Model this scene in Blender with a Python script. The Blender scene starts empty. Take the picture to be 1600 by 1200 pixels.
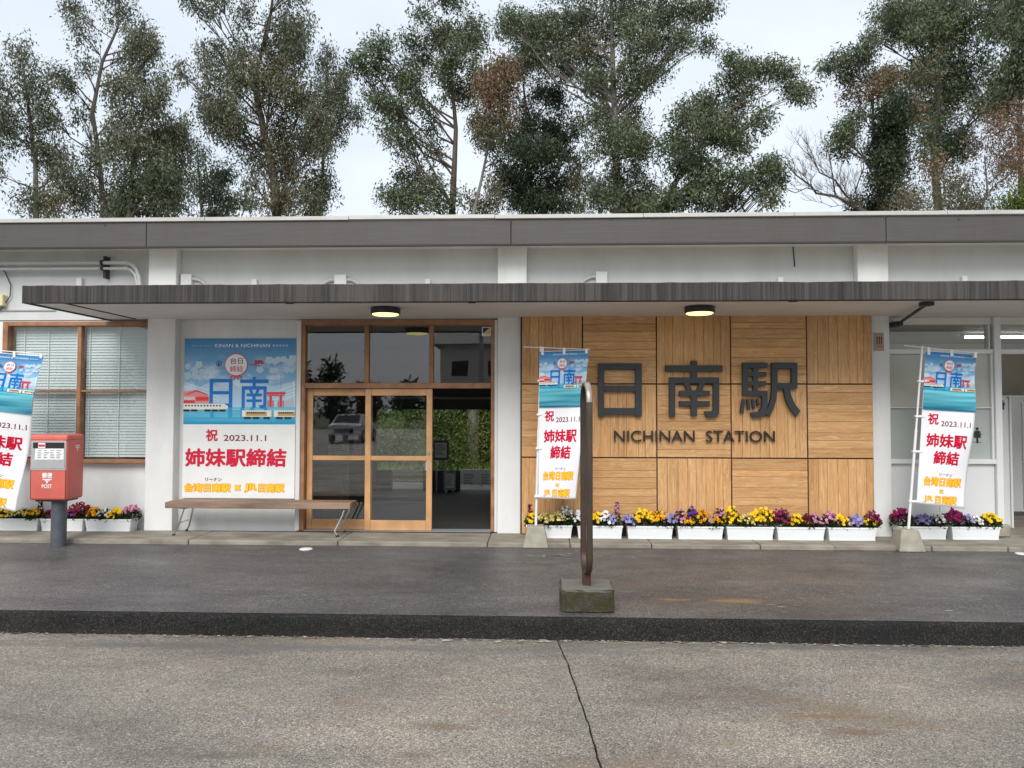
import bpy, bmesh, math, random
import numpy as np
from mathutils import Vector, Matrix, noise
from mathutils.geometry import tessellate_polygon
random.seed(7); RNG = np.random.default_rng(7)
sc = bpy.context.scene
COL = sc.collection
R = math.radians

# ------------------------------------------------------------------ camera
CAM = Vector((0, -9.35, 1.62)); FPX = 1150.0
PITCH, YAW, ROLL = R(1.95), R(2.2), R(0.09)
fw = Vector((-math.sin(YAW)*math.cos(PITCH), math.cos(YAW)*math.cos(PITCH), math.sin(PITCH)))
rt = Vector((math.cos(YAW), math.sin(YAW), 0)); up = rt.cross(fw)
rt = rt*math.cos(ROLL) + up*math.sin(ROLL); up = rt.cross(fw)
cd = bpy.data.cameras.new('camera'); cam = bpy.data.objects.new('camera', cd); COL.objects.link(cam)
cd.sensor_width = 36; cd.lens = 36*FPX/1600; cd.clip_end = 2000; cd.clip_start = .05
m = Matrix((rt, up, -fw)).transposed().to_4x4(); m.translation = CAM; cam.matrix_world = m
sc.camera = cam

# ------------------------------------------------------------------ sky, sun, exposure
SUN_EL, SUN_AZ = R(42), R(188)          # azimuth from +Y, clockwise; behind the camera
w = bpy.data.worlds.new('World'); sc.world = w; w.use_nodes = True
nt = w.node_tree; N = nt.nodes; L = nt.links
bg = N['Background']; bg.inputs[1].default_value = 0.1
sky = N.new('ShaderNodeTexSky'); sky.sky_type = 'NISHITA'; sky.sun_disc = False
sky.sun_elevation = SUN_EL; sky.sun_rotation = SUN_AZ; sky.air_density = 1.2; sky.dust_density = 2
tc = N.new('ShaderNodeTexCoord'); mp = N.new('ShaderNodeMapping'); mp.inputs['Scale'].default_value = (1, 1, 2.2)
nz = N.new('ShaderNodeTexNoise'); nz.inputs['Scale'].default_value = 2.3; nz.inputs['Detail'].default_value = 5; nz.inputs['Roughness'].default_value = .5
rp = N.new('ShaderNodeValToRGB')
rp.color_ramp.elements[0].position = .32; rp.color_ramp.elements[0].color = (3.95, 4.4, 5.0, 1)
rp.color_ramp.elements[1].position = .68; rp.color_ramp.elements[1].color = (5.2, 5.5, 5.8, 1)
mx = N.new('ShaderNodeMix'); mx.data_type = 'RGBA'; mx.inputs[0].default_value = .9
L.new(tc.outputs['Generated'], mp.inputs[0]); L.new(mp.outputs[0], nz.inputs['Vector']); L.new(nz.outputs[0], rp.inputs[0])
L.new(sky.outputs[0], mx.inputs[6]); L.new(rp.outputs[0], mx.inputs[7]); L.new(mx.outputs[2], bg.inputs[0])
sd = bpy.data.lights.new('sun', 'SUN'); sd.energy = 1.5; sd.angle = R(38); sd.color = (1, .97, .93)
so = bpy.data.objects.new('sun', sd); COL.objects.link(so)
sdir = Vector((math.sin(SUN_AZ)*math.cos(SUN_EL), math.cos(SUN_AZ)*math.cos(SUN_EL), math.sin(SUN_EL)))
so.rotation_euler = sdir.to_track_quat('Z', 'Y').to_euler()
vs = sc.view_settings; vs.view_transform = 'Standard'; vs.look = 'None'; vs.gamma = 1; vs.exposure = 0.98
sc.cycles.use_denoising = True; sc.cycles.transparent_max_bounces = 24; sc.cycles.max_bounces = 8

# ------------------------------------------------------------------ measuring helpers (photo pixel -> point on a plane)
def ray(px, py): return fw*FPX + rt*(px-800) + up*(600-py)
def W(px, py, Y):
    d = ray(px, py); q = CAM + d*((Y-CAM.y)/d.y); return q.x, q.z
def G(px, py, z=0.):
    d = ray(px, py); q = CAM + d*((z-CAM.z)/d.z); return q.x, q.y

# ------------------------------------------------------------------ materials
MATS = {}
def nodes(name):
    mt = bpy.data.materials.new(name); mt.use_nodes = True; MATS[name] = mt
    nt = mt.node_tree; return mt, nt, nt.nodes, nt.links, nt.nodes['Principled BSDF']
def add_noise(N, L, vec, scale, detail=4, rough=.55, dist=0):
    n = N.new('ShaderNodeTexNoise'); n.inputs['Scale'].default_value = scale; n.inputs['Detail'].default_value = detail
    n.inputs['Roughness'].default_value = rough; n.inputs['Distortion'].default_value = dist
    if vec is not None: L.new(vec, n.inputs['Vector'])
    return n.outputs[0]
def ramp(N, L, fac, stops):
    r = N.new('ShaderNodeValToRGB'); cr = r.color_ramp
    while len(cr.elements) < len(stops): cr.elements.new(.5)
    for e, (p, c) in zip(cr.elements, stops):
        e.position = p; e.color = (*c, 1) if len(c) == 3 else c
    L.new(fac, r.inputs[0]); return r.outputs[0]
def mixc(N, L, fac, a, b, mode='MIX'):
    x = N.new('ShaderNodeMix'); x.data_type = 'RGBA'; x.blend_type = mode
    for s, v in ((0, fac), (6, a), (7, b)):
        if isinstance(v, (int, float)): x.inputs[s].default_value = v
        elif isinstance(v, tuple): x.inputs[s].default_value = (*v[:3], 1)
        else: L.new(v, x.inputs[s])
    return x.outputs[2]
def ramp_range(N, L, x, lo, hi, amt=.7):
    r = N.new('ShaderNodeMapRange'); r.inputs[1].default_value = lo; r.inputs[2].default_value = hi; r.inputs[3].default_value = 0; r.inputs[4].default_value = amt
    L.new(x, r.inputs[0]); return r.outputs[0]
def mapped(N, L, scale=(1, 1, 1), coord='Object', loc=None):
    t = N.new('ShaderNodeTexCoord'); mpn = N.new('ShaderNodeMapping'); mpn.inputs['Scale'].default_value = scale
    L.new(t.outputs[coord], mpn.inputs[0])
    if loc is not None: L.new(loc, mpn.inputs['Location'])
    return mpn.outputs[0]
def bump(N, L, b, h, strength, dist=.01):
    n = N.new('ShaderNodeBump'); n.inputs['Strength'].default_value = strength; n.inputs['Distance'].default_value = dist
    L.new(h, n.inputs['Height']); L.new(n.outputs[0], b.inputs['Normal']); return n
def M(name, col, rough=.6, var=.12, scale=4., metal=0., bmp=0., bscale=60., stretch=(1, 1, 1), spec=.5, dirt=None, dirt_amt=.5):
    if name in MATS: return MATS[name]
    mt, nt, N, L, b = nodes(name)
    v = mapped(N, L, stretch)
    n1 = add_noise(N, L, v, scale, 6)
    lo = tuple(c*(1-var) for c in col); hi = tuple(min(1, c*(1+var)) for c in col)
    c = ramp(N, L, n1, [(.3, lo), (.7, hi)])
    if dirt:
        n2 = add_noise(N, L, v, scale*.45, 7, .65)
        f = ramp(N, L, n2, [(.48, (0, 0, 0)), (.75, (dirt_amt,)*3)])
        c = mixc(N, L, f, c, dirt)
    L.new(c, b.inputs['Base Color'])
    b.inputs['Roughness'].default_value = rough; b.inputs['Metallic'].default_value = metal; b.inputs['Specular IOR Level'].default_value = spec
    if bmp: bump(N, L, b, add_noise(N, L, v, bscale, 3), bmp)
    return mt
def mat_emit(name, col, st):
    mt, nt, N, L, b = nodes(name)
    b.inputs['Base Color'].default_value = (*col, 1); b.inputs['Emission Color'].default_value = (*col, 1); b.inputs['Emission Strength'].default_value = st
    return mt
def mat_attr(name, rough=.6, spec=.4, var=.0, trans=0.):
    mt, nt, N, L, b = nodes(name)
    a = N.new('ShaderNodeAttribute'); a.attribute_name = 'Col'
    c = a.outputs[0]
    if var:
        n = add_noise(N, L, mapped(N, L), 5, 4); c = mixc(N, L, 1., c, ramp(N, L, n, [(.3, (1-var,)*3), (.7, (1, 1, 1))]), 'MULTIPLY')
    L.new(c, b.inputs['Base Color']); b.inputs['Roughness'].default_value = rough; b.inputs['Specular IOR Level'].default_value = spec
    if trans:
        t = N.new('ShaderNodeBsdfTranslucent'); L.new(c, t.inputs[0]); s = N.new('ShaderNodeMixShader'); s.inputs[0].default_value = trans
        L.new(b.outputs[0], s.inputs[1]); L.new(t.outputs[0], s.inputs[2]); L.new(s.outputs[0], N['Material Output'].inputs[0])
    return mt
def mat_glass(name, ior=1.62, tint=(.93, .96, .95)):
    mt, nt, N, L, b = nodes(name); N.remove(b)
    t = N.new('ShaderNodeBsdfTransparent'); t.inputs[0].default_value = (*tint, 1)
    g = N.new('ShaderNodeBsdfGlossy'); g.inputs['Roughness'].default_value = .012
    nb = N.new('ShaderNodeBump'); nb.inputs['Strength'].default_value = .03; nb.inputs['Distance'].default_value = .02
    L.new(add_noise(N, L, mapped(N, L), 1.3, 2), nb.inputs['Height']); L.new(nb.outputs[0], g.inputs['Normal'])
    fr = N.new('ShaderNodeFresnel'); fr.inputs[0].default_value = ior
    ge = N.new('ShaderNodeNewGeometry'); inv = N.new('ShaderNodeMath'); inv.operation = 'SUBTRACT'; inv.inputs[0].default_value = 1; L.new(ge.outputs['Backfacing'], inv.inputs[1])
    fm = N.new('ShaderNodeMath'); fm.operation = 'MULTIPLY'; L.new(fr.outputs[0], fm.inputs[0]); L.new(inv.outputs[0], fm.inputs[1])   # a pane's outer faces reflect, its inner faces let light out
    s = N.new('ShaderNodeMixShader'); L.new(fm.outputs[0], s.inputs[0]); L.new(t.outputs[0], s.inputs[1]); L.new(g.outputs[0], s.inputs[2])
    L.new(s.outputs[0], N['Material Output'].inputs[0]); return mt

def build_materials():
    M('paint_white', (.75, .755, .74), .62, .06, 1.6, bmp=.15, bscale=90, dirt=(.47, .46, .42), dirt_amt=.4, stretch=(2.2, 2.2, .8))
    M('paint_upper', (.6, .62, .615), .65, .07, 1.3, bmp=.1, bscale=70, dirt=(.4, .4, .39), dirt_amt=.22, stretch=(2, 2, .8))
    M('paint_soffit', (.76, .735, .70), .7, .06, 1.1, bmp=.08, bscale=60, dirt=(.4, .38, .35), dirt_amt=.35)
    M('paint_trim', (.7, .7, .68), .5, .05, 3)
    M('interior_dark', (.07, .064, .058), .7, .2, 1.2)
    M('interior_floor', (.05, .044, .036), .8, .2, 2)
    M('interior_beige', (.62, .59, .5), .6, .05, 1)
    M('wc_white', (.7, .71, .7), .4, .03, 1)
    M('frame_wood', (.32, .155, .075), .5, .3, 3, bmp=.15, bscale=40, stretch=(2, 2, 2))
    M('door_wood', (.56, .31, .14), .45, .22, 3.5, bmp=.12, bscale=40)
    M('alu_white', (.72, .73, .72), .35, .03, 3)
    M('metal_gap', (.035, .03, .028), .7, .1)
    M('pipe_grey', (.55, .56, .55), .5, .06, 3)
    M('black_metal', (.03, .03, .032), .45, .2, 8)
    M('letter_dark', (.024, .03, .035), .5, .12, 5, bmp=.04, bscale=200)
    M('letter_black', (.012, .011, .011), .5, .1, 5)
    M('chrome', (.6, .6, .6), .18, .05, 3, metal=1)
    M('cap_metal', (.5, .485, .46), .4, .1, 6, metal=.2, dirt=(.4, .34, .27), dirt_amt=.5, stretch=(.4, 1, 1))
    M('rusty_steel', (.07, .056, .047), .45, .3, 5, metal=.55, bmp=.3, bscale=50, dirt=(.1, .055, .035), dirt_amt=.8, stretch=(1, 1, .5))
    M('bare_steel', (.36, .32, .28), .4, .2, 8, metal=.6, dirt=(.3, .2, .13), dirt_amt=.6)
    M('rust_red', (.055, .02, .015), .8, .3, 10, bmp=.3, bscale=80)
    M('concrete_base', (.33, .31, .25), .85, .2, 7, bmp=.4, bscale=80, dirt=(.22, .2, .15), dirt_amt=.6)
    M('concrete_worn', (.28, .25, .205), .75, .3, 3, bmp=.45, bscale=90, dirt=(.12, .09, .066), dirt_amt=.9, stretch=(1, 2.5, 2.5)); M('platform_concrete', (.24, .23, .21), .8, .2, 3)
    M('planter_white', (.8, .82, .83), .35, .03, 5, dirt=(.6, .6, .57), dirt_amt=.25)
    M('soil', (.03, .022, .016), .95, .3, 40, bmp=.6)
    M('flag_white', (.8, .8, .82), .7, .02, 5)
    M('pole_white', (.8, .8, .8), .4, .03, 5)
    M('post_red', (.62, .13, .1), .42, .1, 5, bmp=.05, bscale=60, dirt=(.5, .14, .11), dirt_amt=.4)
    M('post_pole', (.075, .085, .1), .5, .2, 9, dirt=(.14, .14, .14), dirt_amt=.4)
    M('baseboard', (.05, .032, .024), .7, .2, 6)
    M('silver', (.62, .62, .63), .32, .06, 6, metal=.75)
    M('slot_black', (.012, .012, .012), .6, .1)
    M('bench_wood', (.25, .165, .115), .75, .6, 7, dirt=(.1, .075, .06), dirt_amt=.7, bmp=.3, bscale=40, stretch=(.15, 1, 1))
    M('blind', (.6, .65, .64), .5, .03, 3)
    M('blind_cord', (.75, .78, .77), .6, .02)
    M('bark', (.085, .068, .053), .85, .4, 5, bmp=.4, bscale=20, stretch=(1, 1, .25))
    M('bark_grey', (.15, .135, .115), .85, .35, 5, bmp=.4, bscale=20, stretch=(1, 1, .25))
    M('rail_steel', (.1, .08, .07), .5, .2, metal=.5)
    M('board_grey', (.34, .34, .34), .6, .08)
    M('paper', (.8, .8, .78), .8, .04, 4)
    M('yellow_cream', (.72, .62, .36), .5, .05)
    M('cable', (.05, .05, .05), .6, .1)
    M('house_wall', (.6, .58, .52), .8, .08, 2)
    M('house_roof', (.09, .09, .1), .6, .2, 6)
    M('tyre', (.02, .02, .02), .8, .1)
    M('car_paint', (.75, .76, .78), .25, .02, 2)
    M('tile_dark', (.1, .1, .105), .3, .1)
    mat_glass('glass', 2.2); mat_glass('window_glass', 1.8, (.95, .97, .97))
    mat_emit('lamp_glow', (1, .9, .3), 1.15); mat_emit('tube_glow', (1, .98, .93), 4)
    mat_attr('ink', .5, .4); mat_attr('flag_ink', .75, .15, trans=.12)
    mat_attr('leaf', .5, .35, trans=.22); mat_attr('petal', .6, .2, trans=.15)
    # frosted glass
    mt, nt, N, L, b = nodes('frosted_glass')
    v = N.new('ShaderNodeTexVoronoi'); v.inputs['Scale'].default_value = 55; L.new(mapped(N, L), v.inputs['Vector'])
    L.new(ramp(N, L, add_noise(N, L, mapped(N, L), 1.2, 2), [(.3, (.42, .43, .38)), (.7, (.56, .56, .49))]), b.inputs['Base Color'])
    b.inputs['Roughness'].default_value = .22; bump(N, L, b, v.outputs[0], .5, .006)
    mt, nt, N, L, b = nodes('frosted_plain')
    L.new(ramp(N, L, add_noise(N, L, mapped(N, L), 1.1, 3), [(.3, (.35, .39, .37)), (.7, (.46, .49, .45))]), b.inputs['Base Color'])
    b.inputs['Roughness'].default_value = .3; bump(N, L, b, add_noise(N, L, mapped(N, L), 220, 2), .25, .003)
    # cedar planks: grain along the plank's own long axis, a tone per plank
    for nm, st in (('plank_upright', (9, 9, .55)), ('plank_level', (.55, 9, 9))):
        mt, nt, N, L, b = nodes(nm)
        oi = N.new('ShaderNodeObjectInfo'); sh = N.new('ShaderNodeVectorMath'); sh.operation = 'SCALE'; sh.inputs[3].default_value = 37
        cb = N.new('ShaderNodeCombineXYZ')
        for i in range(3): L.new(oi.outputs['Random'], cb.inputs[i])
        L.new(cb.outputs[0], sh.inputs[0])
        v = mapped(N, L, st, loc=sh.outputs[0])
        g1 = add_noise(N, L, v, 2.2, 5, .55, 1.4)
        wv = N.new('ShaderNodeMath'); wv.operation = 'SINE'; ml = N.new('ShaderNodeMath'); ml.operation = 'MULTIPLY'; ml.inputs[1].default_value = 46
        L.new(g1, ml.inputs[0]); L.new(ml.outputs[0], wv.inputs[0])
        g2 = add_noise(N, L, v, 12, 4, .6)
        base = ramp(N, L, g1, [(.25, (.58, .33, .14)), (.5, (.73, .445, .205)), (.75, (.79, .515, .26))])
        ring = ramp(N, L, wv.outputs[0], [(.2, (.66, .55, .45)), (.6, (1, 1, 1))])
        c = mixc(N, L, .5, base, ring, 'MULTIPLY')
        c = mixc(N, L, .45, c, ramp(N, L, g2, [(.35, (.72, .62, .5)), (.6, (1, 1, 1))]), 'MULTIPLY')
        tone = ramp(N, L, oi.outputs['Random'], [(0, (.82, .78, .72)), (.5, (1, 1, 1)), (1, (1.0, .93, .84))])
        L.new(mixc(N, L, 1., c, tone, 'MULTIPLY'), b.inputs['Base Color']); b.inputs['Roughness'].default_value = .55
        bump(N, L, b, g2, .12, .004)
    # roof fascia: weathered boards with long level streaks
    mt, nt, N, L, b = nodes('fascia_board')
    a = add_noise(N, L, mapped(N, L, (.5, 1, 22)), 3, 6, .6); d = add_noise(N, L, mapped(N, L, (2.5, 1, .5)), 1.6, 6, .65)
    c = ramp(N, L, a, [(.25, (.06, .055, .052)), (.75, (.088, .081, .077))])
    c = mixc(N, L, ramp(N, L, d, [(.5, (0, 0, 0)), (.8, (.6, .6, .6))]), c, (.06, .052, .048)); L.new(c, b.inputs['Base Color'])
    b.inputs['Roughness'].default_value = .6; bump(N, L, b, a, .2, .006)
    # canopy edge: ribbed concrete, black rain streaks
    mt, nt, N, L, b = nodes('canopy_edge')
    rb = add_noise(N, L, mapped(N, L, (55, 1, .4)), 1., 2, .5)
    s1 = add_noise(N, L, mapped(N, L, (7, 1, .25)), 2.4, 6, .65); s2 = add_noise(N, L, mapped(N, L, (1, 1, .3)), 1.6, 5)
    c = ramp(N, L, s1, [(.3, (.022, .02, .019)), (.5, (.052, .047, .044)), (.75, (.085, .077, .071))])
    c = mixc(N, L, .75, c, ramp(N, L, rb, [(.35, (.4, .39, .38)), (.65, (1.1, 1.1, 1.1))]), 'MULTIPLY')
    c = mixc(N, L, ramp(N, L, s2, [(.5, (0, 0, 0)), (.75, (.5, .5, .5))]), c, (.12, .097, .085)); L.new(c, b.inputs['Base Color'])
    b.inputs['Roughness'].default_value = .8; bump(N, L, b, rb, .5, .01)
    # road: pale worn aggregate with rust-brown stains, damp patches
    def asphalt(name, dark, mid, light, stain, wet_lo, wet_hi, grain, spots=()):
        mt, nt, N, L, b = nodes(name)
        v = mapped(N, L)
        vo = N.new('ShaderNodeTexVoronoi'); vo.inputs['Scale'].default_value = grain; L.new(v, vo.inputs['Vector'])
        sp = N.new('ShaderNodeSeparateColor'); L.new(vo.outputs['Color'], sp.inputs[0])
        fine = add_noise(N, L, v, grain*2.2, 2)
        c = ramp(N, L, sp.outputs[0], [(.0, dark), (.3, mid), (.75, mid), (1., light)])
        c = mixc(N, L, .6, c, ramp(N, L, fine, [(.3, (.45, .45, .45)), (.65, (1.15, 1.15, 1.15))]), 'MULTIPLY')
        big = add_noise(N, L, mapped(N, L, (.8, 1.6, 1)), .7, 8, .68)
        c = mixc(N, L, .75, c, ramp(N, L, big, [(.33, (.42, .41, .41)), (.5, (.85, .84, .82)), (.66, (1.25, 1.2, 1.12))]), 'MULTIPLY')
        st = add_noise(N, L, mapped(N, L, (.7, 2.2, 1)), 1.1, 6, .7)
        c = mixc(N, L, ramp(N, L, st, [(.56, (0, 0, 0)), (.74, (.7, .7, .7))]), c, stain, 'MIX')
        for (sx, sy, ax, ay, sc_) in spots:
            mv = N.new('ShaderNodeMapping'); mv.vector_type = 'POINT'; mv.inputs['Location'].default_value = (-sx/ax, -sy/ay, 0); mv.inputs['Scale'].default_value = (1/ax, 1/ay, 0); L.new(v, mv.inputs[0])
            ln = N.new('ShaderNodeVectorMath'); ln.operation = 'LENGTH'; L.new(mv.outputs[0], ln.inputs[0])
            ad = N.new('ShaderNodeMath'); ad.operation = 'MULTIPLY_ADD'; ad.inputs[1].default_value = 2.2; L.new(add_noise(N, L, mapped(N, L, (3, 12, 1)), 2.5, 6, .7), ad.inputs[0]); L.new(ln.outputs['Value'], ad.inputs[2])
            c = mixc(N, L, ramp_range(N, L, ad.outputs[0], 1.9, 1.2), c, sc_)
        L.new(c, b.inputs['Base Color'])
        wet = add_noise(N, L, mapped(N, L, (.6, 1.4, 1)), 1.5, 6, .65)
        L.new(ramp(N, L, wet, [(.35, (wet_lo,)*3), (.65, (wet_hi,)*3)]), b.inputs['Roughness'])
        h = mixc(N, L, .5, fine, sp.outputs[0]); bump(N, L, b, h, .55, .006)
        return mt
    asphalt('road_asphalt', (.07, .063, .056), (.265, .234, .198), (.58, .525, .455), (.2, .135, .08), .42, .8, 150, [(*G(400, 1010, -.17), 6., .16, (.13, .12, .11)), (*G(1300, 1012, -.17), 5., .14, (.12, .11, .1)), (*G(690, 1135, -.17), .35, .1, (.13, .085, .05)), (*G(1340, 1145, -.17), .3, .08, (.16, .09, .045)), (*G(640, 1180, -.17), .16, .05, (.12, .075, .04)), (*G(330, 1180, -.17), .5, .08, (.1, .085, .07)), (*G(1290, 1120, -.17), .4, .06, (.2, .12, .06))])
    asphalt('apron_asphalt', (.02, .02, .02), (.098, .094, .094), (.32, .305, .3), (.085, .066, .055), .3, .52, 130, [(*G(1153, 938), .34, .1, (.36, .19, .06)), (*G(1050, 936), .2, .07, (.3, .17, .07)), (*G(1100, 866), 2.2, .09, (.1, .062, .04)), (*G(300, 858), 2.5, .06, (.07, .05, .036))])
    asphalt('kerb_tar', (.005, .005, .005), (.02, .019, .0185), (.08, .075, .07), (.012, .012, .012), .7, .95, 170); MATS['kerb_tar'].node_tree.nodes['Principled BSDF'].inputs['Specular IOR Level'].default_value = .2
    asphalt('ballast', (.05, .045, .04), (.16, .14, .12), (.3, .27, .24), (.1, .07, .05), .8, .9, 18)
    M('grass_ground', (.09, .12, .035), .9, .35, 3, dirt=(.12, .1, .06))
    # mossy block
    mt, nt, N, L, b = nodes('mossy_concrete')
    a = add_noise(N, L, mapped(N, L), 6, 7, .7); e = add_noise(N, L, mapped(N, L), 45, 4)
    c = ramp(N, L, e, [(.3, (.025, .022, .018)), (.7, (.085, .075, .06))])
    c = mixc(N, L, ramp(N, L, a, [(.4, (0, 0, 0)), (.54, (.92, .92, .92))]), c, (.034, .029, .004))
    ge = N.new('ShaderNodeNewGeometry'); sx_ = N.new('ShaderNodeSeparateXYZ'); L.new(ge.outputs['Normal'], sx_.inputs[0])
    c = mixc(N, L, ramp_range(N, L, sx_.outputs[2], .55, .85, .85), c, (.16, .15, .135)); L.new(c, b.inputs['Base Color'])     # moss on the sides, bare worn top
    b.inputs['Roughness'].default_value = .8; bump(N, L, b, e, .6, .012)
build_materials()
MT = MATS

# ------------------------------------------------------------------ object helpers
ORG = {}
def empty(name, loc, label=None, cat=None, group=None, parent=None):
    o = bpy.data.objects.new(name, None); COL.objects.link(o); o.empty_display_size = .1
    loc = Vector(loc); ORG[o.name] = loc.copy()
    if parent: o.parent = parent; o.location = loc - ORG[parent.name]
    else: o.location = loc
    return tag(o, label, cat, group)
def tag(o, label=None, cat=None, group=None, kind=None):
    for k, v in (('label', label), ('category', cat), ('group', group), ('kind', kind)):
        if v: o[k] = v
    return o
def link(name, me, mat, parent=None, org=None):
    """me holds world coordinates minus org."""
    o = bpy.data.objects.new(name, me); COL.objects.link(o)
    if mat is not None and not me.materials: me.materials.append(MT[mat] if isinstance(mat, str) else mat)
    org = Vector(org) if org is not None else Vector()
    ORG[o.name] = org.copy()
    o.location = org - (ORG[parent.name] if parent else Vector())
    if parent: o.parent = parent
    return o
def mesh(name, vs, fs, mat, parent=None, smooth=False, col=None, org=None):
    me = bpy.data.meshes.new(name); me.from_pydata([tuple(v) for v in vs], [], fs); me.update()
    if smooth: me.polygons.foreach_set('use_smooth', [True]*len(me.polygons))
    if col is not None: set_col(me, col)
    return link(name, me, mat, parent, org)
def set_col(me, col):
    a = me.color_attributes.new('Col', 'FLOAT_COLOR', 'POINT'); c = np.ones((len(me.vertices), 4), np.float32); c[:, :3] = col; a.data.foreach_set('color', c.ravel())
def quads_np(name, V, mat, parent, col, smooth=False):
    """V: (n,4,3) quads, col: (n,3)."""
    n = len(V); me = bpy.data.meshes.new(name)
    me.vertices.add(n*4); me.vertices.foreach_set('co', V.reshape(-1).astype(np.float32))
    me.loops.add(n*4); me.loops.foreach_set('vertex_index', np.arange(n*4, dtype=np.int32))
    me.polygons.add(n); me.polygons.foreach_set('loop_start', np.arange(0, n*4, 4, dtype=np.int32))
    me.update(calc_edges=True); me.validate()
    if col is not None: set_col(me, np.repeat(col, 4, axis=0))
    return link(name, me, mat, parent)
CUBE_F = [(0, 3, 2, 1), (4, 5, 6, 7), (0, 1, 5, 4), (1, 2, 6, 5), (2, 3, 7, 6), (3, 0, 4, 7)]
def box_v(x0, x1, y0, y1, z0, z1): return [(x0, y0, z0), (x1, y0, z0), (x1, y1, z0), (x0, y1, z0), (x0, y0, z1), (x1, y0, z1), (x1, y1, z1), (x0, y1, z1)]
class MB:
    def __init__(s): s.v = []; s.f = []
    def box(s, *a): n = len(s.v); s.v += box_v(*a); s.f += [tuple(i+n for i in f) for f in CUBE_F]; return s
    def frustum(s, b0, b1, z0, z1):
        n = len(s.v); (x0, x1, y0, y1), (a0, a1, c0, c1) = b0, b1
        s.v += [(x0, y0, z0), (x1, y0, z0), (x1, y1, z0), (x0, y1, z0), (a0, c0, z1), (a1, c0, z1), (a1, c1, z1), (a0, c1, z1)]
        s.f += [tuple(i+n for i in f) for f in CUBE_F]; return s
    def prism(s, poly, y0, y1):
        """poly in (x,z), extruded from y0 (front) to y1."""
        n = len(s.v); k = len(poly)
        s.v += [(x, y0, z) for x, z in poly] + [(x, y1, z) for x, z in poly]
        for t in tessellate_polygon([[Vector((x, z, 0)) for x, z in poly]]):
            s.f.append((n+t[0], n+t[1], n+t[2])); s.f.append((n+k+t[2], n+k+t[1], n+k+t[0]))
        for i in range(k): j = (i+1) % k; s.f.append((n+i, n+k+i, n+k+j, n+j))
        return s
    def tube(s, pts, rad, sides=8, cap=True):
        pts = [Vector(p) for p in pts]; k = len(pts); n = len(s.v)
        rad = rad if isinstance(rad, (list, tuple)) else [rad]*k
        ref = None
        for i, p in enumerate(pts):
            d = (pts[min(i+1, k-1)] - pts[max(i-1, 0)]).normalized()
            if ref is None: ref = d.orthogonal().normalized()
            ref = (ref - d*ref.dot(d)).normalized(); q = d.cross(ref)
            for j in range(sides):
                a = 2*math.pi*j/sides; s.v.append(tuple(p + (ref*math.cos(a) + q*math.sin(a))*rad[i]))
        for i in range(k-1):
            for j in range(sides):
                a, b = n+i*sides+j, n+i*sides+(j+1) % sides; s.f.append((a, b, b+sides, a+sides))
        if cap: s.f.append(tuple(n+j for j in reversed(range(sides)))); s.f.append(tuple(n+(k-1)*sides+j for j in range(sides)))
        return s
    def lathe(s, prof, c, sides=24):
        n = len(s.v); k = len(prof)
        for r, z in prof:
            for j in range(sides): a = 2*math.pi*j/sides; s.v.append((c[0]+r*math.cos(a), c[1]+r*math.sin(a), c[2]+z))
        for i in range(k-1):
            for j in range(sides): a, b = n+i*sides+j, n+i*sides+(j+1) % sides; s.f.append((a, b, b+sides, a+sides))
        s.f.append(tuple(n+j for j in reversed(range(sides)))); s.f.append(tuple(n+(k-1)*sides+j for j in range(sides)))
        return s
    def build(s, name, mat, parent=None, bev=0., seg=1, smooth=False, org=None):
        me = bpy.data.meshes.new(name); bm = bmesh.new()
        vv = [bm.verts.new(v) for v in s.v]
        for f in s.f:
            try: bm.faces.new([vv[i] for i in f])
            except ValueError: pass
        bmesh.ops.recalc_face_normals(bm, faces=bm.faces)
        if bev: bmesh.ops.bevel(bm, geom=list(bm.edges), offset=bev, segments=seg, affect='EDGES', profile=.5, clamp_overlap=True)
        bm.to_mesh(me); bm.free()
        if smooth: me.shade_smooth() if hasattr(me, 'shade_smooth') else None
        if smooth:
            try: me.set_sharp_from_angle(angle=R(40))
            except Exception: pass
        return link(name, me, mat, parent, org)
def box(name, x0, x1, y0, y1, z0, z1, mat, parent=None, bev=0., seg=1): return MB().box(x0, x1, y0, y1, z0, z1).build(name, mat, parent, bev, seg)
def copy_to(o, parent, dloc):
    c = o.copy(); COL.objects.link(c); c.parent = parent; c.location = o.location + Vector(dloc); return c
def structure(o): o['kind'] = 'structure'; return o

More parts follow.
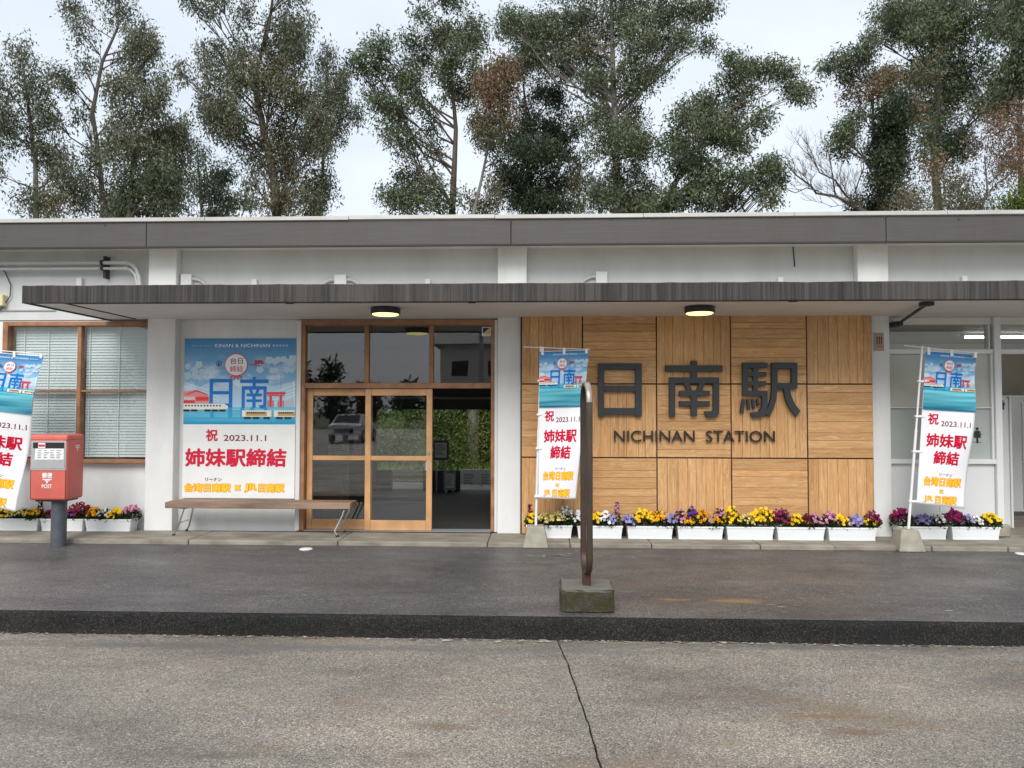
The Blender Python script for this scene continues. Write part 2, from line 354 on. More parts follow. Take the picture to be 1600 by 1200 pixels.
# ------------------------------------------------------------------ lettering
def glyphs(body, bold=0., extrude=0.):
    c = bpy.data.curves.new('lettering', 'FONT'); c.body = body; c.offset = bold; c.extrude = extrude; c.resolution_u = 3
    o = bpy.data.objects.new('lettering', c); COL.objects.link(o)
    dg = bpy.context.evaluated_depsgraph_get(); dg.update()
    me = bpy.data.meshes.new_from_object(o.evaluated_get(dg))
    v = np.array([tuple(p.co) for p in me.vertices]); f = [tuple(p.vertices) for p in me.polygons]
    bpy.data.objects.remove(o); bpy.data.curves.remove(c); bpy.data.meshes.remove(me)
    return v, f
class Ink:
    """flat print: polygons and lettering in page coordinates (x right, y down), each with its ink colour."""
    def __init__(s): s.v = []; s.f = []; s.c = []; s.k = 0
    def poly(s, pts, col):
        n = len(s.v); s.k += 1
        s.v += [(x, y, s.k) for x, y in pts]; s.c += [col]*len(pts)
        for t in tessellate_polygon([[Vector((x, y, 0)) for x, y in pts]]): s.f.append(tuple(n+i for i in t))
    def rect(s, x0, y0, x1, y1, col, nx=1):
        xs = [x0+(x1-x0)*i/nx for i in range(nx+1)]
        s.poly([(x, y0) for x in xs] + [(x, y1) for x in reversed(xs)], col)
    def disc(s, cx, cy, r, col, n=20, ry=None): s.poly([(cx+r*math.cos(2*math.pi*i/n), cy+(ry or r)*math.sin(2*math.pi*i/n)) for i in range(n)], col)
    def line(s, x0, y0, x1, y1, wd, col):
        dx, dy = x1-x0, y1-y0; l = math.hypot(dx, dy) or 1; a, b = -dy/l*wd/2, dx/l*wd/2
        s.poly([(x0+a, y0+b), (x1+a, y1+b), (x1-a, y1-b), (x0-a, y0-b)], col)
    def grid(s, x0, y0, x1, y1, nx, ny, fn):
        n = len(s.v); s.k += 1
        for j in range(ny+1):
            for i in range(nx+1):
                x, y = x0+(x1-x0)*i/nx, y0+(y1-y0)*j/ny; s.v.append((x, y, s.k)); s.c.append(fn(i/nx, j/ny))
        for j in range(ny):
            for i in range(nx): a = n+j*(nx+1)+i; s.f.append((a, a+1, a+nx+2, a+nx+1))
    def text(s, body, x0, y0, x1, y1, col, bold=.02, grow=0.):
        v, f = glyphs(body, 0)
        a, b = v[:, :2].min(0), v[:, :2].max(0)
        hx, hy = (x1-x0)/(b[0]-a[0]), (y1-y0)/(b[1]-a[1]); rx, ry = bold*hx, bold*hy      # stroke growth
        tri = []
        for t in f: tri += [(t[0], t[i], t[i+1]) for i in range(1, len(t)-1)]
        ring = [(0, 0)] + ([(math.cos(q*math.pi/4), math.sin(q*math.pi/4)) for q in range(8)] if bold > 0 else [])
        g = grow
        for j, (dx, dy) in enumerate(ring):
            n = len(s.v); kk = s.k + 1 + j*.12
            for p in v:
                s.v.append((x0+rx+(p[0]-a[0])/(b[0]-a[0])*(x1-x0-2*rx)+dx*(rx+g), y1-ry-(p[1]-a[1])/(b[1]-a[1])*(y1-y0-2*ry)+dy*(ry+g*(.33 if y1 <= 1 and x1 <= 1 else 1)), kk))
            s.c += [col]*len(v); s.f += [tuple(i+n for i in t) for t in tri]
        s.k += 2
    def build(s, name, mapfn, mat, parent, maxedge=None):
        if maxedge:
            ex, ey = maxedge; out = []; todo = []
            for t in s.f: todo += [(t[0], t[i], t[i+1]) for i in range(1, len(t)-1)]
            while todo:
                t = todo.pop(); e = [math.hypot((s.v[t[i]][0]-s.v[t[(i+1) % 3]][0])/ex, (s.v[t[i]][1]-s.v[t[(i+1) % 3]][1])/ey) for i in range(3)]
                i = max(range(3), key=lambda q: e[q])
                if e[i] <= 1: out.append(t); continue
                a, b, c = t[i], t[(i+1) % 3], t[(i+2) % 3]; n = len(s.v)
                s.v.append(tuple((p+q)/2 for p, q in zip(s.v[a], s.v[b]))); s.c.append(tuple((p+q)/2 for p, q in zip(s.c[a], s.c[b])))
                todo += [(a, n, c), (n, b, c)]
            s.f = out
        vs = [mapfn(x, y, k) for x, y, k in s.v]
        return mesh(name, vs, s.f, mat, parent, col=np.array(s.c, np.float32))
def srgb(r, g, b):
    return tuple(((c/255)/12.92 if c <= 10 else (((c/255)+.055)/1.055)**2.4) for c in (r, g, b))
RED, MAROON, YEL, ORG_, BLUE = srgb(205, 20, 60), srgb(120, 20, 60), srgb(255, 205, 40), srgb(232, 128, 20), srgb(10, 120, 205)

# ================================================================== THE SETTING
structure(mesh('ground', [(-300, -300, -.22), (300, -300, -.22), (300, 300, -.22), (-300, 300, -.22)], [(0, 1, 2, 3)], 'grass_ground'))
# road in two slabs with an open seam between them
seam = [G(868, 993, -.17), G(888, 1040, -.17), G(912, 1110, -.17), G(940, 1200, -.17)]
seam = [(seam[0][0]-.02, -3.2)] + seam + [(seam[-1][0] + .25, -8.2), (seam[-1][0] + .9, -14.)]
_s = []
for (xa, ya), (xb, yb) in zip(seam[:-1], seam[1:]):
    k_ = max(2, int(abs(yb-ya)/.045))
    for i in range(k_): _s.append((xa+(xb-xa)*i/k_, ya+(yb-ya)*i/k_))
seam = _s + [seam[-1]]
def road_slab(name, side):
    g = .006; vs = []; n = len(seam)
    for i, (x, y) in enumerate(seam): vs.append((x + side*(g + .005*noise.noise((y*14, side*3, 1)) + .004*noise.noise((y*41, side*5, 8))) + .009*noise.noise((y*5, 0, 2)), y, -.17))
    vs += [(side*60, seam[-1][1], -.17), (side*60, seam[0][1], -.17)]
    low = [(x, y, -.21) for x, y, z in vs]
    k = len(vs); fs = [tuple(range(k)) if side < 0 else tuple(reversed(range(k)))]
    fs += [(i, i+1, k+i+1, k+i) for i in range(n-1)]
    return structure(mesh(name, vs + low, fs, 'road_asphalt'))
road_slab('road', -1); road_slab('road', 1)
structure(mesh('road_seam', [(seam[0][0]-.3, seam[0][1], -.185), (seam[0][0]+.3, seam[0][1], -.185), (seam[-1][0]+.5, seam[-1][1], -.185), (seam[-1][0]-.5, seam[-1][1], -.185)], [(0, 1, 2, 3)], 'kerb_tar'))
structure(mesh('forecourt', [(-60, -60, -.172), (60, -60, -.172), (60, -14, -.172), (-60, -14, -.172)], [(0, 1, 2, 3)], 'road_asphalt'))
# raised asphalt apron with a hand-laid tarred kerb edge
def apron():
    xs = np.arange(-16, 16.01, .05); prof = [(-.2, 0.), (-1.5, 0.), (-2.6, -.003), (-3.3, -.006), (-3.525, -.009)]
    vs = []; fs = []; k = len(prof)
    for x in xs:
        for y, z in prof: vs.append((x, y, z + noise.noise((x*1.2, y*2, 5))*.003))
    for i in range(len(xs)-1):
        for j in range(k-1): a = i*k+j; fs.append((a, a+k, a+k+1, a+1))
    structure(mesh('apron', vs, fs, 'apron_asphalt', smooth=True))
    prof = [(-3.512, -.0055), (-3.53, -.008), (-3.545, -.014), (-3.554, -.028), (-3.559, -.06), (-3.562, -.1), (-3.566, -.14), (-3.58, -.19)]
    vs = []; fs = []; k = len(prof)
    for x in xs:
        for j, (y, z) in enumerate(prof):
            e = noise.noise((x*5, j*.8, 2))*.01 + noise.noise((x*1.1, 0, 9))*.01*(j > 0) + noise.noise((x*17, j*2.1, 4))*.008
            vs.append((x, y + (e if j else 0), z + (noise.noise((x*6, j, 7))*.009 + noise.noise((x*21, j, 3))*.006 if 0 < j < 7 else 0)))
    for i in range(len(xs)-1):
        for j in range(k-1): a = i*k+j; fs.append((a, a+k, a+k+1, a+1))
    structure(mesh('kerb', vs, fs, 'kerb_tar', smooth=True))
apron()
# pale grit and leaf litter washed against the kerb foot
def grit():
    n = 900; V = np.zeros((n, 4, 3)); c = np.zeros((n, 3))
    for i in range(n):
        x = random.uniform(-9, 9); y = -3.575 - abs(random.gauss(0, .035)); r = random.uniform(.004, .013)*(2 if random.random() < .06 else 1); a = random.uniform(0, 6.28)
        for j in range(4): V[i, j] = (x + r*1.6*math.cos(a+j*1.57), y + r*math.sin(a+j*1.57), -.166 + random.uniform(0, .004))
        c[i] = random.choice([(.4, .36, .28), (.25, .2, .14), (.5, .47, .42), (.12, .09, .06)])
    tag(quads_np('grit', V, MT['ink'], None, c), 'pale grit and leaf litter lying along the kerb foot', 'grit', kind='stuff')
grit()
def paint_flecks():
    V = []; 
    for (pa, pb, py, n, hw) in ((828, 890, 868, 16, .012), (905, 945, 868.5, 10, .012), (980, 1000, 868, 3, .008), (1180, 1260, 940, 9, .006), (1480, 1510, 963, 5, .006), (340, 480, 925, 16, .006), (700, 760, 866, 8, .006), (1370, 1600, 935, 22, .005)):
        for i in range(n):
            x, y = G(random.uniform(pa, pb), py+random.gauss(0, 1 if hw > .01 else 8)); l_ = random.uniform(.012, .05); h_ = hw*random.uniform(.4, 1.2)
            V.append([(x-l_, y+random.uniform(-h_, h_), .007), (x+random.uniform(0, l_), y-h_, .007), (x+l_, y+random.uniform(-h_, h_), .007), (x-random.uniform(0, l_), y+h_, .007)])
    V = np.array(V); c = np.array([random.choice([(.55, .53, .5), (.4, .38, .34), (.3, .28, .25)]) for _ in range(len(V))])
    structure(quads_np('road_marking', V, MT['ink'], None, c))
paint_flecks()
# concrete paving strip along the wall: single slabs with open joints
pave = structure(box('paving_bed', -16, 16, -.62, .02, -.1, .028, 'kerb_tar'))
jx = [-16, -13.6, -11.3, -9.1, -6.9, -5.75, -4.2, -2.4, -.62, .35, 1.3, 2.55, 3.4, 4.5, 5.35, 7.2, 9.5, 11.8, 14, 16]
for i, (a, b) in enumerate(zip(jx[:-1], jx[1:])):
    y0 = -.66 + random.uniform(-.012, .012); dz = random.uniform(-.004, .004)
    box('paving_slab', a+.004, b-.004, y0, -.0, -.08, .05+dz, 'concrete_worn', pave, bev=.012, seg=2)
# behind the station
structure(box('platform', -14, 14, 5.05, 6.5, -.19, .04, 'platform_concrete'))
structure(mesh('trackside_grass', [(-60, 6.5, -.195), (60, 6.5, -.195), (60, 8.2, -.195), (-60, 8.2, -.195)], [(0, 1, 2, 3)], 'grass_ground'))
structure(mesh('track_bed', [(-60, 8.2, -.2), (60, 8.2, -.2), (60, 11.6, -.2), (-60, 11.6, -.2)], [(0, 1, 2, 3)], 'ballast'))
structure(mesh('grass_verge', [(-70, 11.6, -.19), (70, 11.6, -.19), (70, 45, -.19), (-70, 45, -.19)], [(0, 1, 2, 3)], 'grass_ground'))
for y in (9.0, 10.07): tag(box('rail', -40, 40, y-.03, y+.03, -.2, -.05, 'rail_steel'), 'steel rail of the track nearest the platform' if y < 9.5 else 'steel rail of the track nearest the grass verge', 'rail', 'rails behind the station')
def grass():
    n = 9000; V = np.zeros((n, 4, 3)); c = np.zeros((n, 3))
    x = RNG.uniform(-7, 2, n); y = np.where(RNG.random(n) < .65, RNG.uniform(6.55, 8.1, n), RNG.uniform(11.7, 13.2, n)); h = RNG.uniform(.08, .26, n); a = RNG.uniform(0, 6.28, n); lx = RNG.normal(0, .1, n)
    wv = .012
    for j, (s, t) in enumerate(((-1, 0), (1, 0), (.25, 1), (-.25, 1))):
        V[:, j, 0] = x + s*wv*np.cos(a) + lx*t; V[:, j, 1] = y + s*wv*np.sin(a); V[:, j, 2] = -.19 + h*t
    c[:] = (.16, .25, .05); c *= RNG.uniform(.6, 1.3, (n, 1))
    tag(quads_np('grass', V, MT['leaf'], None, c), 'bright green grass beside the railway track', 'grass', kind='stuff')
grass()

# ================================================================== STATION BUILDING
B = empty('station_building', (0, 0, 0), 'low white station building with flat roof and deep front canopy', 'building')
XL, XR = -13.0, 13.0
# pillars
PX = [(-9.62, -9.25), (-5.105, -4.735), (-.545, -.17), (3.985, 4.365), (8.5, 8.88)]
for a, b in PX: box('pillar', a, b, 0, .5, .03, 3.72, 'paint_white', B, bev=.012, seg=2)
def wallpiece(x0, x1, z0, z1, mat='paint_white', y=.15): return box('wall_panel', x0, x1, y, y+.16, z0, z1, mat, B)
# upper wall band behind the pillars, one bay at a time
bays = [(XL, PX[0][0])] + [(PX[i][1], PX[i+1][0]) for i in range(4)] + [(PX[4][1], XR)]
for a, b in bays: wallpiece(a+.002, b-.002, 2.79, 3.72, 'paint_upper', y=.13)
# lower walls
wallpiece(XL, PX[0][0]-.002, .03, 2.787)
wallpiece(PX[0][1]+.002, -7.09, .03, 2.787); wallpiece(-7.088, PX[1][0]-.002, .03, .905); wallpiece(-7.088, PX[1][0]-.002, 2.765, 2.787)
DX0, DX1 = -3.10, -.588
wallpiece(PX[1][1]+.002, DX0-.062, .03, 2.787); wallpiece(DX0-.06, PX[2][0]-.002, 2.768, 2.787)
wallpiece(PX[2][1]+.002, PX[3][0]-.002, .03, 2.787)
wallpiece(8.882, XR, .03, 2.787)
# dark plinth line & door surround trim (white)
MB().box(DX0-.058, DX0-.002, .06, .3, .05, 2.765).build('door_surround', 'paint_trim', B, bev=.006)
MB().box(DX1+.002, PX[2][0]-.003, .06, .3, .05, 2.765).build('door_surround', 'paint_trim', B, bev=.006)
# roof slab, fascia boards and metal cap
roof = box('roof', XL-.3, XR+.3, -.30, 6.0, 3.70, 3.93, 'paint_soffit', B)
fj = [XL-.3, -9.5, -4.953, -.362, 4.182, 8.75, XR+.3]
for i, (a, b) in enumerate(zip(fj[:-1], fj[1:])):
    box('fascia_board', a+.004, b-.004, -.345, -.303, 3.652, 3.962, 'fascia_board', roof, bev=.004)
box('eave_shadow_strip', XL-.3, XR+.3, -.352, -.31, 3.636, 3.651, 'metal_gap', roof)  # thin dark strip added below the fascia to draw the eave's shadow line
box('fascia_backing', XL-.3, XR+.3, -.3025, -.301, 3.66, 3.95, 'metal_gap', roof)
cj = np.arange(XL-.3, XR+.31, 1.82)
for a, b in zip(cj[:-1], cj[1:]):
    dz = random.uniform(-.003, .003); MB().box(a+.002, b-.002, -.372, -.2, 3.968+dz, 4.018+dz).build('roof_cap', 'cap_metal', roof, bev=.004)
for px in (164, 955, 1498): x, z = W(px, 352 if px < 300 else 343, -.345); MB().tube([(x, -.352, z-.0), (x, -.33, z)], .012, 8).build('bolt', 'black_metal', roof)
# front canopy
CX0 = -5.70; CZ0, CZ1 = 2.787, 2.972
can = box('canopy', CX0+.05, XR+1, -1.452, .128, CZ0, CZ1-.02, 'paint_soffit', B)
segs = np.concatenate([[CX0], np.arange(-3.9, XR+.9, 1.83), [XR+1]])
vs_, fs_ = [], []
xs = np.arange(CX0, XR+1.01, .04)
def canopy_edge():
    vs = []; fs = []
    prof = [(-1.452, CZ0-.012), (-1.497, CZ0-.012), (-1.5, CZ0-.005), (-1.5, CZ1-.01), (-1.49, CZ1), (-1.40, CZ1+.002)]
    k = len(prof)
    for x in xs:
        for j, (y, z) in enumerate(prof):
            dz = (noise.noise((x*2.3, 0, 1))*.006 + noise.noise((x*9, 0, 3))*.003) if j >= 3 else noise.noise((x*4, 0, 6))*.0025
            vs.append((x, y + noise.noise((x*7, j, 2))*.002, z+dz))
    for i in range(len(xs)-1):
        for j in range(k-1): a = i*k+j; fs.append((a, a+1, a+k+1, a+k))
    fs.append(tuple(range(k)))
    mesh('canopy_edge', vs, fs, 'canopy_edge', can)
canopy_edge()
MB().prism([(CX0+.048, CZ0-.012), (CX0+.048, CZ1), (CX0, CZ1), (CX0, CZ0-.012)], -1.45, .12).build('canopy_end', 'canopy_edge', can)
box('canopy_top', CX0+.05, XR+1, -1.40, .127, CZ1-.019, CZ1-.003, 'concrete_worn', can)
box('drip_strip', CX0+.42, XR+1, -1.40, -1.385, CZ0-.008, CZ0+.01, 'metal_gap', can)
box('drip_strip', CX0+.42, CX0+.45, -1.383, .0, CZ0-.008, CZ0+.01, 'metal_gap', can)
for px in (452, 737, 1240):
    x, _ = W(px, 472, -1.44); box('soffit_clip', x-.04, x+.04, -1.445, -1.405, CZ0-.02, CZ0-.002, 'black_metal', can)
# soffit brace tubes
x0, z0 = W(1403, 496, -.05); x1, z1 = W(1447, 469, -1.25)
br = MB().tube([(x0, -.05, CZ0-.1), (x1, -1.25, CZ0-.03)], .018, 8).build('canopy_brace', 'black_metal', can, smooth=True)
box('brace_foot', x0-.05, x0+.05, -.09, .125, CZ0-.13, CZ0-.07, 'black_metal', can, bev=.01)
box('brace_head', x1-.06, x1+.07, -1.3, -1.2, CZ0-.045, CZ0-.003, 'black_metal', can, bev=.01)
# junction boxes and conduits on the canopy roof, against the upper wall
def jbox(px0, px1, py0, parent=B, Y=.06, depth=.07, name='junction_box'):
    xa, zt = W(px0, py0, Y); xb, _ = W(px1, py0, Y)
    return box(name, xa, xb, Y, Y+depth, 3.02, zt, 'alu_white', parent, bev=.004)
for a, b, t, arcs in ((282, 299, 428, (1,)), (522, 541, 429, (-1, 1)), (931, 949, 424, (-1,))):
    j = jbox(a, b, t); xa, zt = W(a, t, .06); xb, _ = W(b, t, .06)
    for s in arcs:
        x = xb if s > 0 else xa; z = zt-.06
        MB().tube([(x-.01*s, .1, z), (x+.06*s, .1, z-.005), (x+.12*s, .1, z-.03), (x+.19*s, .1, z-.09), (x+.25*s, .1, 2.98)], .022, 10).build('conduit', 'pipe_grey', B, smooth=True)
for px, t in ((119, 434), (393, 436), (664, 436), (1216, 433), (1504, 431)): jbox(px, px+8, t, Y=.07, depth=.06, name='conduit_cap')
# two water pipes bending down at the left
for k, (py, r, xo) in enumerate(((410.5, .025, 205), (419.3, .018, 203))):
    x1, z1 = W(xo-6, py, .0); z = z1
    xe, _ = W(221 - k*3, 440, .0)
    pts = [(XL, .0, z), (x1-.1, 0., z), (x1, 0., z), (x1+.06, 0., z-.02), (x1+.12, 0., z-.08), (xe-.03, 0., z-.2), (xe, .0, 2.96)]
    MB().tube(pts, r, 12).build('water_pipe', 'pipe_grey', B, smooth=True)
    xc, _ = W(160, py, 0); MB().tube([(xc-.018, 0, z), (xc+.018, 0, z)], r+.012, 12).build('pipe_collar', 'black_metal', B)
    xc, _ = W(198, py, 0); MB().tube([(xc-.03, 0, z), (xc+.02, 0, z)], r+.007, 12).build('pipe_collar', 'pipe_grey', B)
xc, zc = W(161, 410, .0); box('pipe_bracket', xc-.016, xc+.016, .03, .128, zc-.2, zc+.09, 'black_metal', B)
# loose cable and cream box at the far left
c = [W(x, y, .1) for x, y in ((-8, 412), (8, 425), (17, 446), (16, 462), (6, 478), (-2, 486))]
MB().tube([(x, .1, z) for x, z in c], .007, 6).build('cable', 'cable', B)
x0, z0 = W(-12, 478, .05); x1, z1 = W(5, 460, .05); box('meter_box', x0, x1, .04, .145, z0, z1, 'yellow_cream', B, bev=.01)
x, z = W(1240, 386, .1); MB().tube([(x, .12, 3.70), (x, .12, z+.02), (x+.02, .12, z-.25)], .007, 6).build('cable', 'cable', B)
x0, z0 = W(0, 485, .13); x1, _ = W(88, 485, .13); box('conduit', XL, x1, .115, .1495, z0-.012, z0+.004, 'board_grey', B)

# ---- office window with blinds
wx0, wx1, wz0, wz1 = -7.085, -5.108, .91, 2.76
win = empty('window', (-6.1, .1, .91), parent=B)
def bar(name, x0, x1, z0, z1, y0, y1, mat, par, bev=.004): return MB().box(x0, x1, y0, y1, z0, z1).build(name, mat, par, bev)
bar('frame', wx0, wx0+.07, wz0, wz1, .06, .2, 'frame_wood', win)
bar('frame', wx0+.072, wx1, wz1-.055, wz1, .06, .2, 'frame_wood', win); bar('sill', wx0+.072, wx1, wz0, wz0+.045, .03, .2, 'frame_wood', win)
mx_ = W(124, 600, .1)[0]
bar('mullion', mx_-.026, mx_+.026, wz0+.047, wz1-.057, .08, .17, 'frame_wood', win)
rz = W(125, 611, .1)[1]
for a, b in ((wx0+.072, mx_-.028), (mx_+.028, wx1-.002)):
    bar('sash_rail', a, b, rz-.014, rz+.014, .09, .16, 'frame_wood', win)
    for z0, z1 in ((wz0+.047, rz-.016), (rz+.016, wz1-.057)): box('pane', a, b, .12, .125, z0, z1, 'window_glass', win)
# each blind: slats, cords
for bi, (a, b) in enumerate(((wx0+.09, mx_-.02), (mx_+.03, wx1-.01))):
    bl = empty('window_blind', ((a+b)/2, .2, wz0+.05), 'pale venetian blind behind the %s half of the office window' % ('left' if bi == 0 else 'right'), 'blind', 'blinds in the office window')
    nsl = 46; z = wz0+.07; s0 = MB()
    s0.v = [(a, .19, 0), (b, .19, 0), (b, .205, .039), (a, .205, .039), (a, .192, -.001), (b, .192, -.001), (b, .207, .038), (a, .207, .038)]; s0.f = [tuple(f) for f in CUBE_F]
    first = s0.build('slat', 'blind', bl, org=(0, 0, z))
    for i in range(1, nsl):
        cc = copy_to(first, bl, (0, random.uniform(-.001, .001), i*(wz1-wz0-.13)/nsl))
    for fx in (.14, .5, .92) if bi == 0 else (.06, .5, .96): xx = a+(b-a)*fx; box('cord', xx-.004, xx+.004, .18, .186, wz0+.06, wz1-.06, 'blind_cord', bl)
box('office_wall', -9.2, -4.8, .9, .95, 0, 2.79, 'interior_beige', B)

# ---- entrance: frame, transom panes, two stacked sliding doors
en = empty('entrance_frame', ((DX0+DX1)/2, .1, .05), parent=B)
TZ0, TZ1 = 1.885, 1.955
bar('jamb', DX0, DX0+.05, .05, 2.70, .08, .26, 'frame_wood', en); bar('jamb', DX1-.045, DX1, .05, 2.70, .08, .26, 'frame_wood', en)
bar('head', DX0, DX1, 2.702, 2.766, .08, .26, 'frame_wood', en); bar('transom', DX0+.052, DX1-.047, TZ0, TZ1, .075, .25, 'frame_wood', en)
tx = [W(573, 550, .1)[0], W(674, 550, .1)[0]]
for x in tx: bar('mullion', x-.03, x+.03, TZ1+.002, 2.70, .09, .2, 'frame_wood', en)
ed = [DX0+.05] + tx + [DX1-.045]
for i in range(3):
    a, b = ed[i]+(.03 if i else .002), ed[i+1]-(.03 if i < 2 else .002); box('transom_pane', a, b, .13, .136, TZ1+.002, 2.70, 'glass', en)
def sliding_door(x0, x1, y, st=.075):
    d = empty('sliding_door', ((x0+x1)/2, y, .055), parent=B)
    z0, z1 = .06, TZ0-.004; mz = W(600, 716, y)[1]
    bar('stile', x0, x0+st, z0, z1, y, y+.04, 'door_wood', d); bar('stile', x1-st, x1, z0, z1, y, y+.04, 'door_wood', d)
    for a, b in ((z0, z0+.125), (mz-.03, mz+.03), (z1-.09, z1)): bar('rail', x0+st+.001, x1-st-.001, a, b, y+.002, y+.038, 'door_wood', d)
    for a, b in ((z0+.126, mz-.031), (mz+.031, z1-.091)): box('pane', x0+st+.002, x1-st-.002, y+.017, y+.022, a, b, 'glass', d)
    return d
d1x0, d1x1 = DX0+.055, W(577, 700, .2)[0]+.04
sliding_door(d1x0, d1x1, .17)
d2x0, d2x1 = W(570, 700, .1)[0], W(675, 700, .1)[0]
d2 = sliding_door(d2x0, d2x1, .105)
x, z = W(667, 728, .1); box('finger_pull', x-.018, x+.01, .1, .1045, z-.06, z+.05, 'silver', d2, bev=.002)
x, z = W(672, 707, .1); MB().tube([(x-.02, .06, z), (x-.02, .104, z)], .008, 8).build('latch', 'chrome', d2); box('latch', x-.035, x-.004, .066, .074, z-.012, z+.02, 'chrome', d2)
box('sill_track', DX0+.05, DX1-.045, .08, .26, .045, .058, 'silver', en)
# yellow-blue sticker on the right transom pane
ik = Ink(); ik.rect(0, 0, 10, 12, srgb(235, 235, 230)); ik.poly([(1, 1), (9, 1), (1, 9)], srgb(20, 40, 110)); ik.poly([(9, 2), (9, 9), (1.5, 9)], srgb(225, 190, 50)); ik.rect(1, 9.6, 9, 11, srgb(200, 205, 210))
x0, z0 = W(753, 525, .128); x1, z1 = W(767, 511, .128)
ik.build('sticker', lambda x, y, k: (x0+(x1-x0)*x/10, .128-k*.0004, z1-(z1-z0)*y/12), 'ink', en)

# ---- waiting room
XA, XB, YB = -4.6, .6, 4.7
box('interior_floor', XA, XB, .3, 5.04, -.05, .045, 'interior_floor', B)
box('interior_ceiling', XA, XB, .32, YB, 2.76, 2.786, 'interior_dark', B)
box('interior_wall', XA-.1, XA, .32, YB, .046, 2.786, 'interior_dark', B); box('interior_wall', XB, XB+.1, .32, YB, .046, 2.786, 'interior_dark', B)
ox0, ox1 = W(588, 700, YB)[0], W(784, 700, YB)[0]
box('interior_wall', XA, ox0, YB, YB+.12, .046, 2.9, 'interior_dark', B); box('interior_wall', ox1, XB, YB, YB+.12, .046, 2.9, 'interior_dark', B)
hz = W(700, 640, YB)[1]
box('interior_lintel', ox0+.002, ox1-.002, YB, YB+.12, hz, 2.9, 'interior_dark', B); box('lintel_beam', ox0, ox1, YB-.06, YB-.004, hz+.2, hz+.24, 'board_grey', B)
bz = W(640, 735, YB)[1]
for a, b in ((588, 612), (660, 719)): xa, xb = W(a, 760, YB)[0], W(b, 760, YB)[0]; box('gate_panel', xa+.003, xb-.003, YB+.02, YB+.1, .046, bz, 'interior_dark', B)
xa, xb = W(612, 740, YB)[0], W(660, 740, YB)[0]
for py in (736, 752, 770): zz = W(640, py, YB)[1]; box('gate_rail', xa, xb, YB+.03, YB+.06, zz-.012, zz+.012, 'silver', B)
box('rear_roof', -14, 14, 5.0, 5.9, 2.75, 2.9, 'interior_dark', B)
# things in and behind the waiting room
def notice(name, px0, py0, px1, py1, Y, label, cat, mat='board_grey', sheets=1, legs=True):
    x0, z1 = W(px0, py0, Y); x1, z0 = W(px1, py1, Y)
    t = empty(name, ((x0+x1)/2, Y, .045), label, cat)
    box('board', x0, x1, Y, Y+.03, z0, z1, mat, t, bev=.006)
    for i in range(sheets):
        a = x0+(x1-x0)*(i+.12)/sheets; b = x0+(x1-x0)*(i+.88)/sheets
        sh = box('paper_sheet', a, b, Y-.004, Y-.001, z0+(z1-z0)*.12, z1-(z1-z0)*.12, 'paper', t)
        ik = Ink()
        for r_ in range(9): ik.rect(.1, .1+r_*.085, random.uniform(.6, .9), .135+r_*.085, (.2, .2, .22))
        ik.build('print', lambda x, y, k, a=a, b=b: (a+(b-a)*x, Y-.0045-k*.0002, z1-(z1-z0)*(.12+.76*y)), 'ink', sh)
    if legs:
        for x in (x0+.06, x1-.06): MB().tube([(x, Y+.015, .045), (x, Y+.015, z0)], .014, 8).build('leg', 'silver', t)
    return t
notice('notice_board', 719, 733, 774, 771, 6.2, 'pale notice board with two grey sheets outside the rear doorway', 'notice board', 'paper', 2)
notice('sign_stand', 677, 688, 701, 719, 4.3, 'dark sign board on a thin stand inside the waiting room', 'sign', 'black_metal', 1)
x_, z_ = W(695, 722, 4.3)
notice('leaflet_board', 693, 737, 712, 766, 4.5, 'narrow leaflet board beside the dark sign stand in the doorway', 'notice board', 'board_grey', 1)
notice('wall_poster', 512, 670, 545, 716, 4.64, 'pale poster on the rear wall behind the left sliding door', 'poster', 'paper', 1, legs=False)
notice('wall_poster', 552, 668, 566, 716, 4.64, 'narrow poster on the rear wall beside the rear opening', 'poster', 'board_grey', 1, legs=False)
MB().box(-3.9, -3.2, 2.4, 2.85, .046, .47).box(-3.9, -3.2, 2.85, 2.92, .046, .85).build('waiting_seat', 'bench_wood', bev=.02); tag(bpy.data.objects['waiting_seat'], 'dim wooden seat in the waiting room behind the left door', 'seat')

# ---- restrooms at the right: white partition, frosted panes, doorway
rw = empty('restroom_front', (5.05, .1, .05), parent=B)
rx0, rx1 = PX[3][1]+.003, W(1551, 600, .1)[0]; px0, px1 = rx1+.002, W(1562, 600, .1)[0]
zt = [W(1470, y, .1)[1] for y in (507, 546, 553, 637, 717, 722)]
bar('post', px0, px1, .12, 2.785, .05, .22, 'alu_white', rw, .006)
box('post_foot', px0-.03, px1+.05, .02, .26, .05, .2, 'concrete_base', rw, bev=.01)
bar('head_beam', rx0, rx1, zt[0], 2.785, .1, .2, 'paint_trim', rw); bar('transom_bar', rx0, rx1, zt[2], zt[1], .07, .2, 'alu_white', rw)
bar('sill_bar', rx0, rx1, zt[5]-.02, zt[4], .05, .2, 'alu_white', rw)
bar('stile', rx0, rx0+.02, zt[4]+.001, zt[2]-.001, .08, .18, 'alu_white', rw); bar('stile', rx1-.03, rx1, zt[4]+.001, zt[2]-.001, .08, .18, 'alu_white', rw)
bar('muntin', rx0+.021, rx1-.031, zt[3]-.007, zt[3]+.007, .085, .16, 'alu_white', rw, .002)
sx = W(1505, 640, .1)[0]
sx = rx0 + (rx1-rx0)*.62
bar('stile', rx1-.05, rx1-.032, zt[1]+.001, zt[0]-.001, .08, .18, 'alu_white', rw, .002)
for a, b in ((rx0+.003, rx0+.4), (rx0+.404, rx0+.8), (rx0+.804, rx1-.052)): box('transom_pane', a, b, .13, .136, zt[1]+.001, zt[0]-.001, 'window_glass', rw)
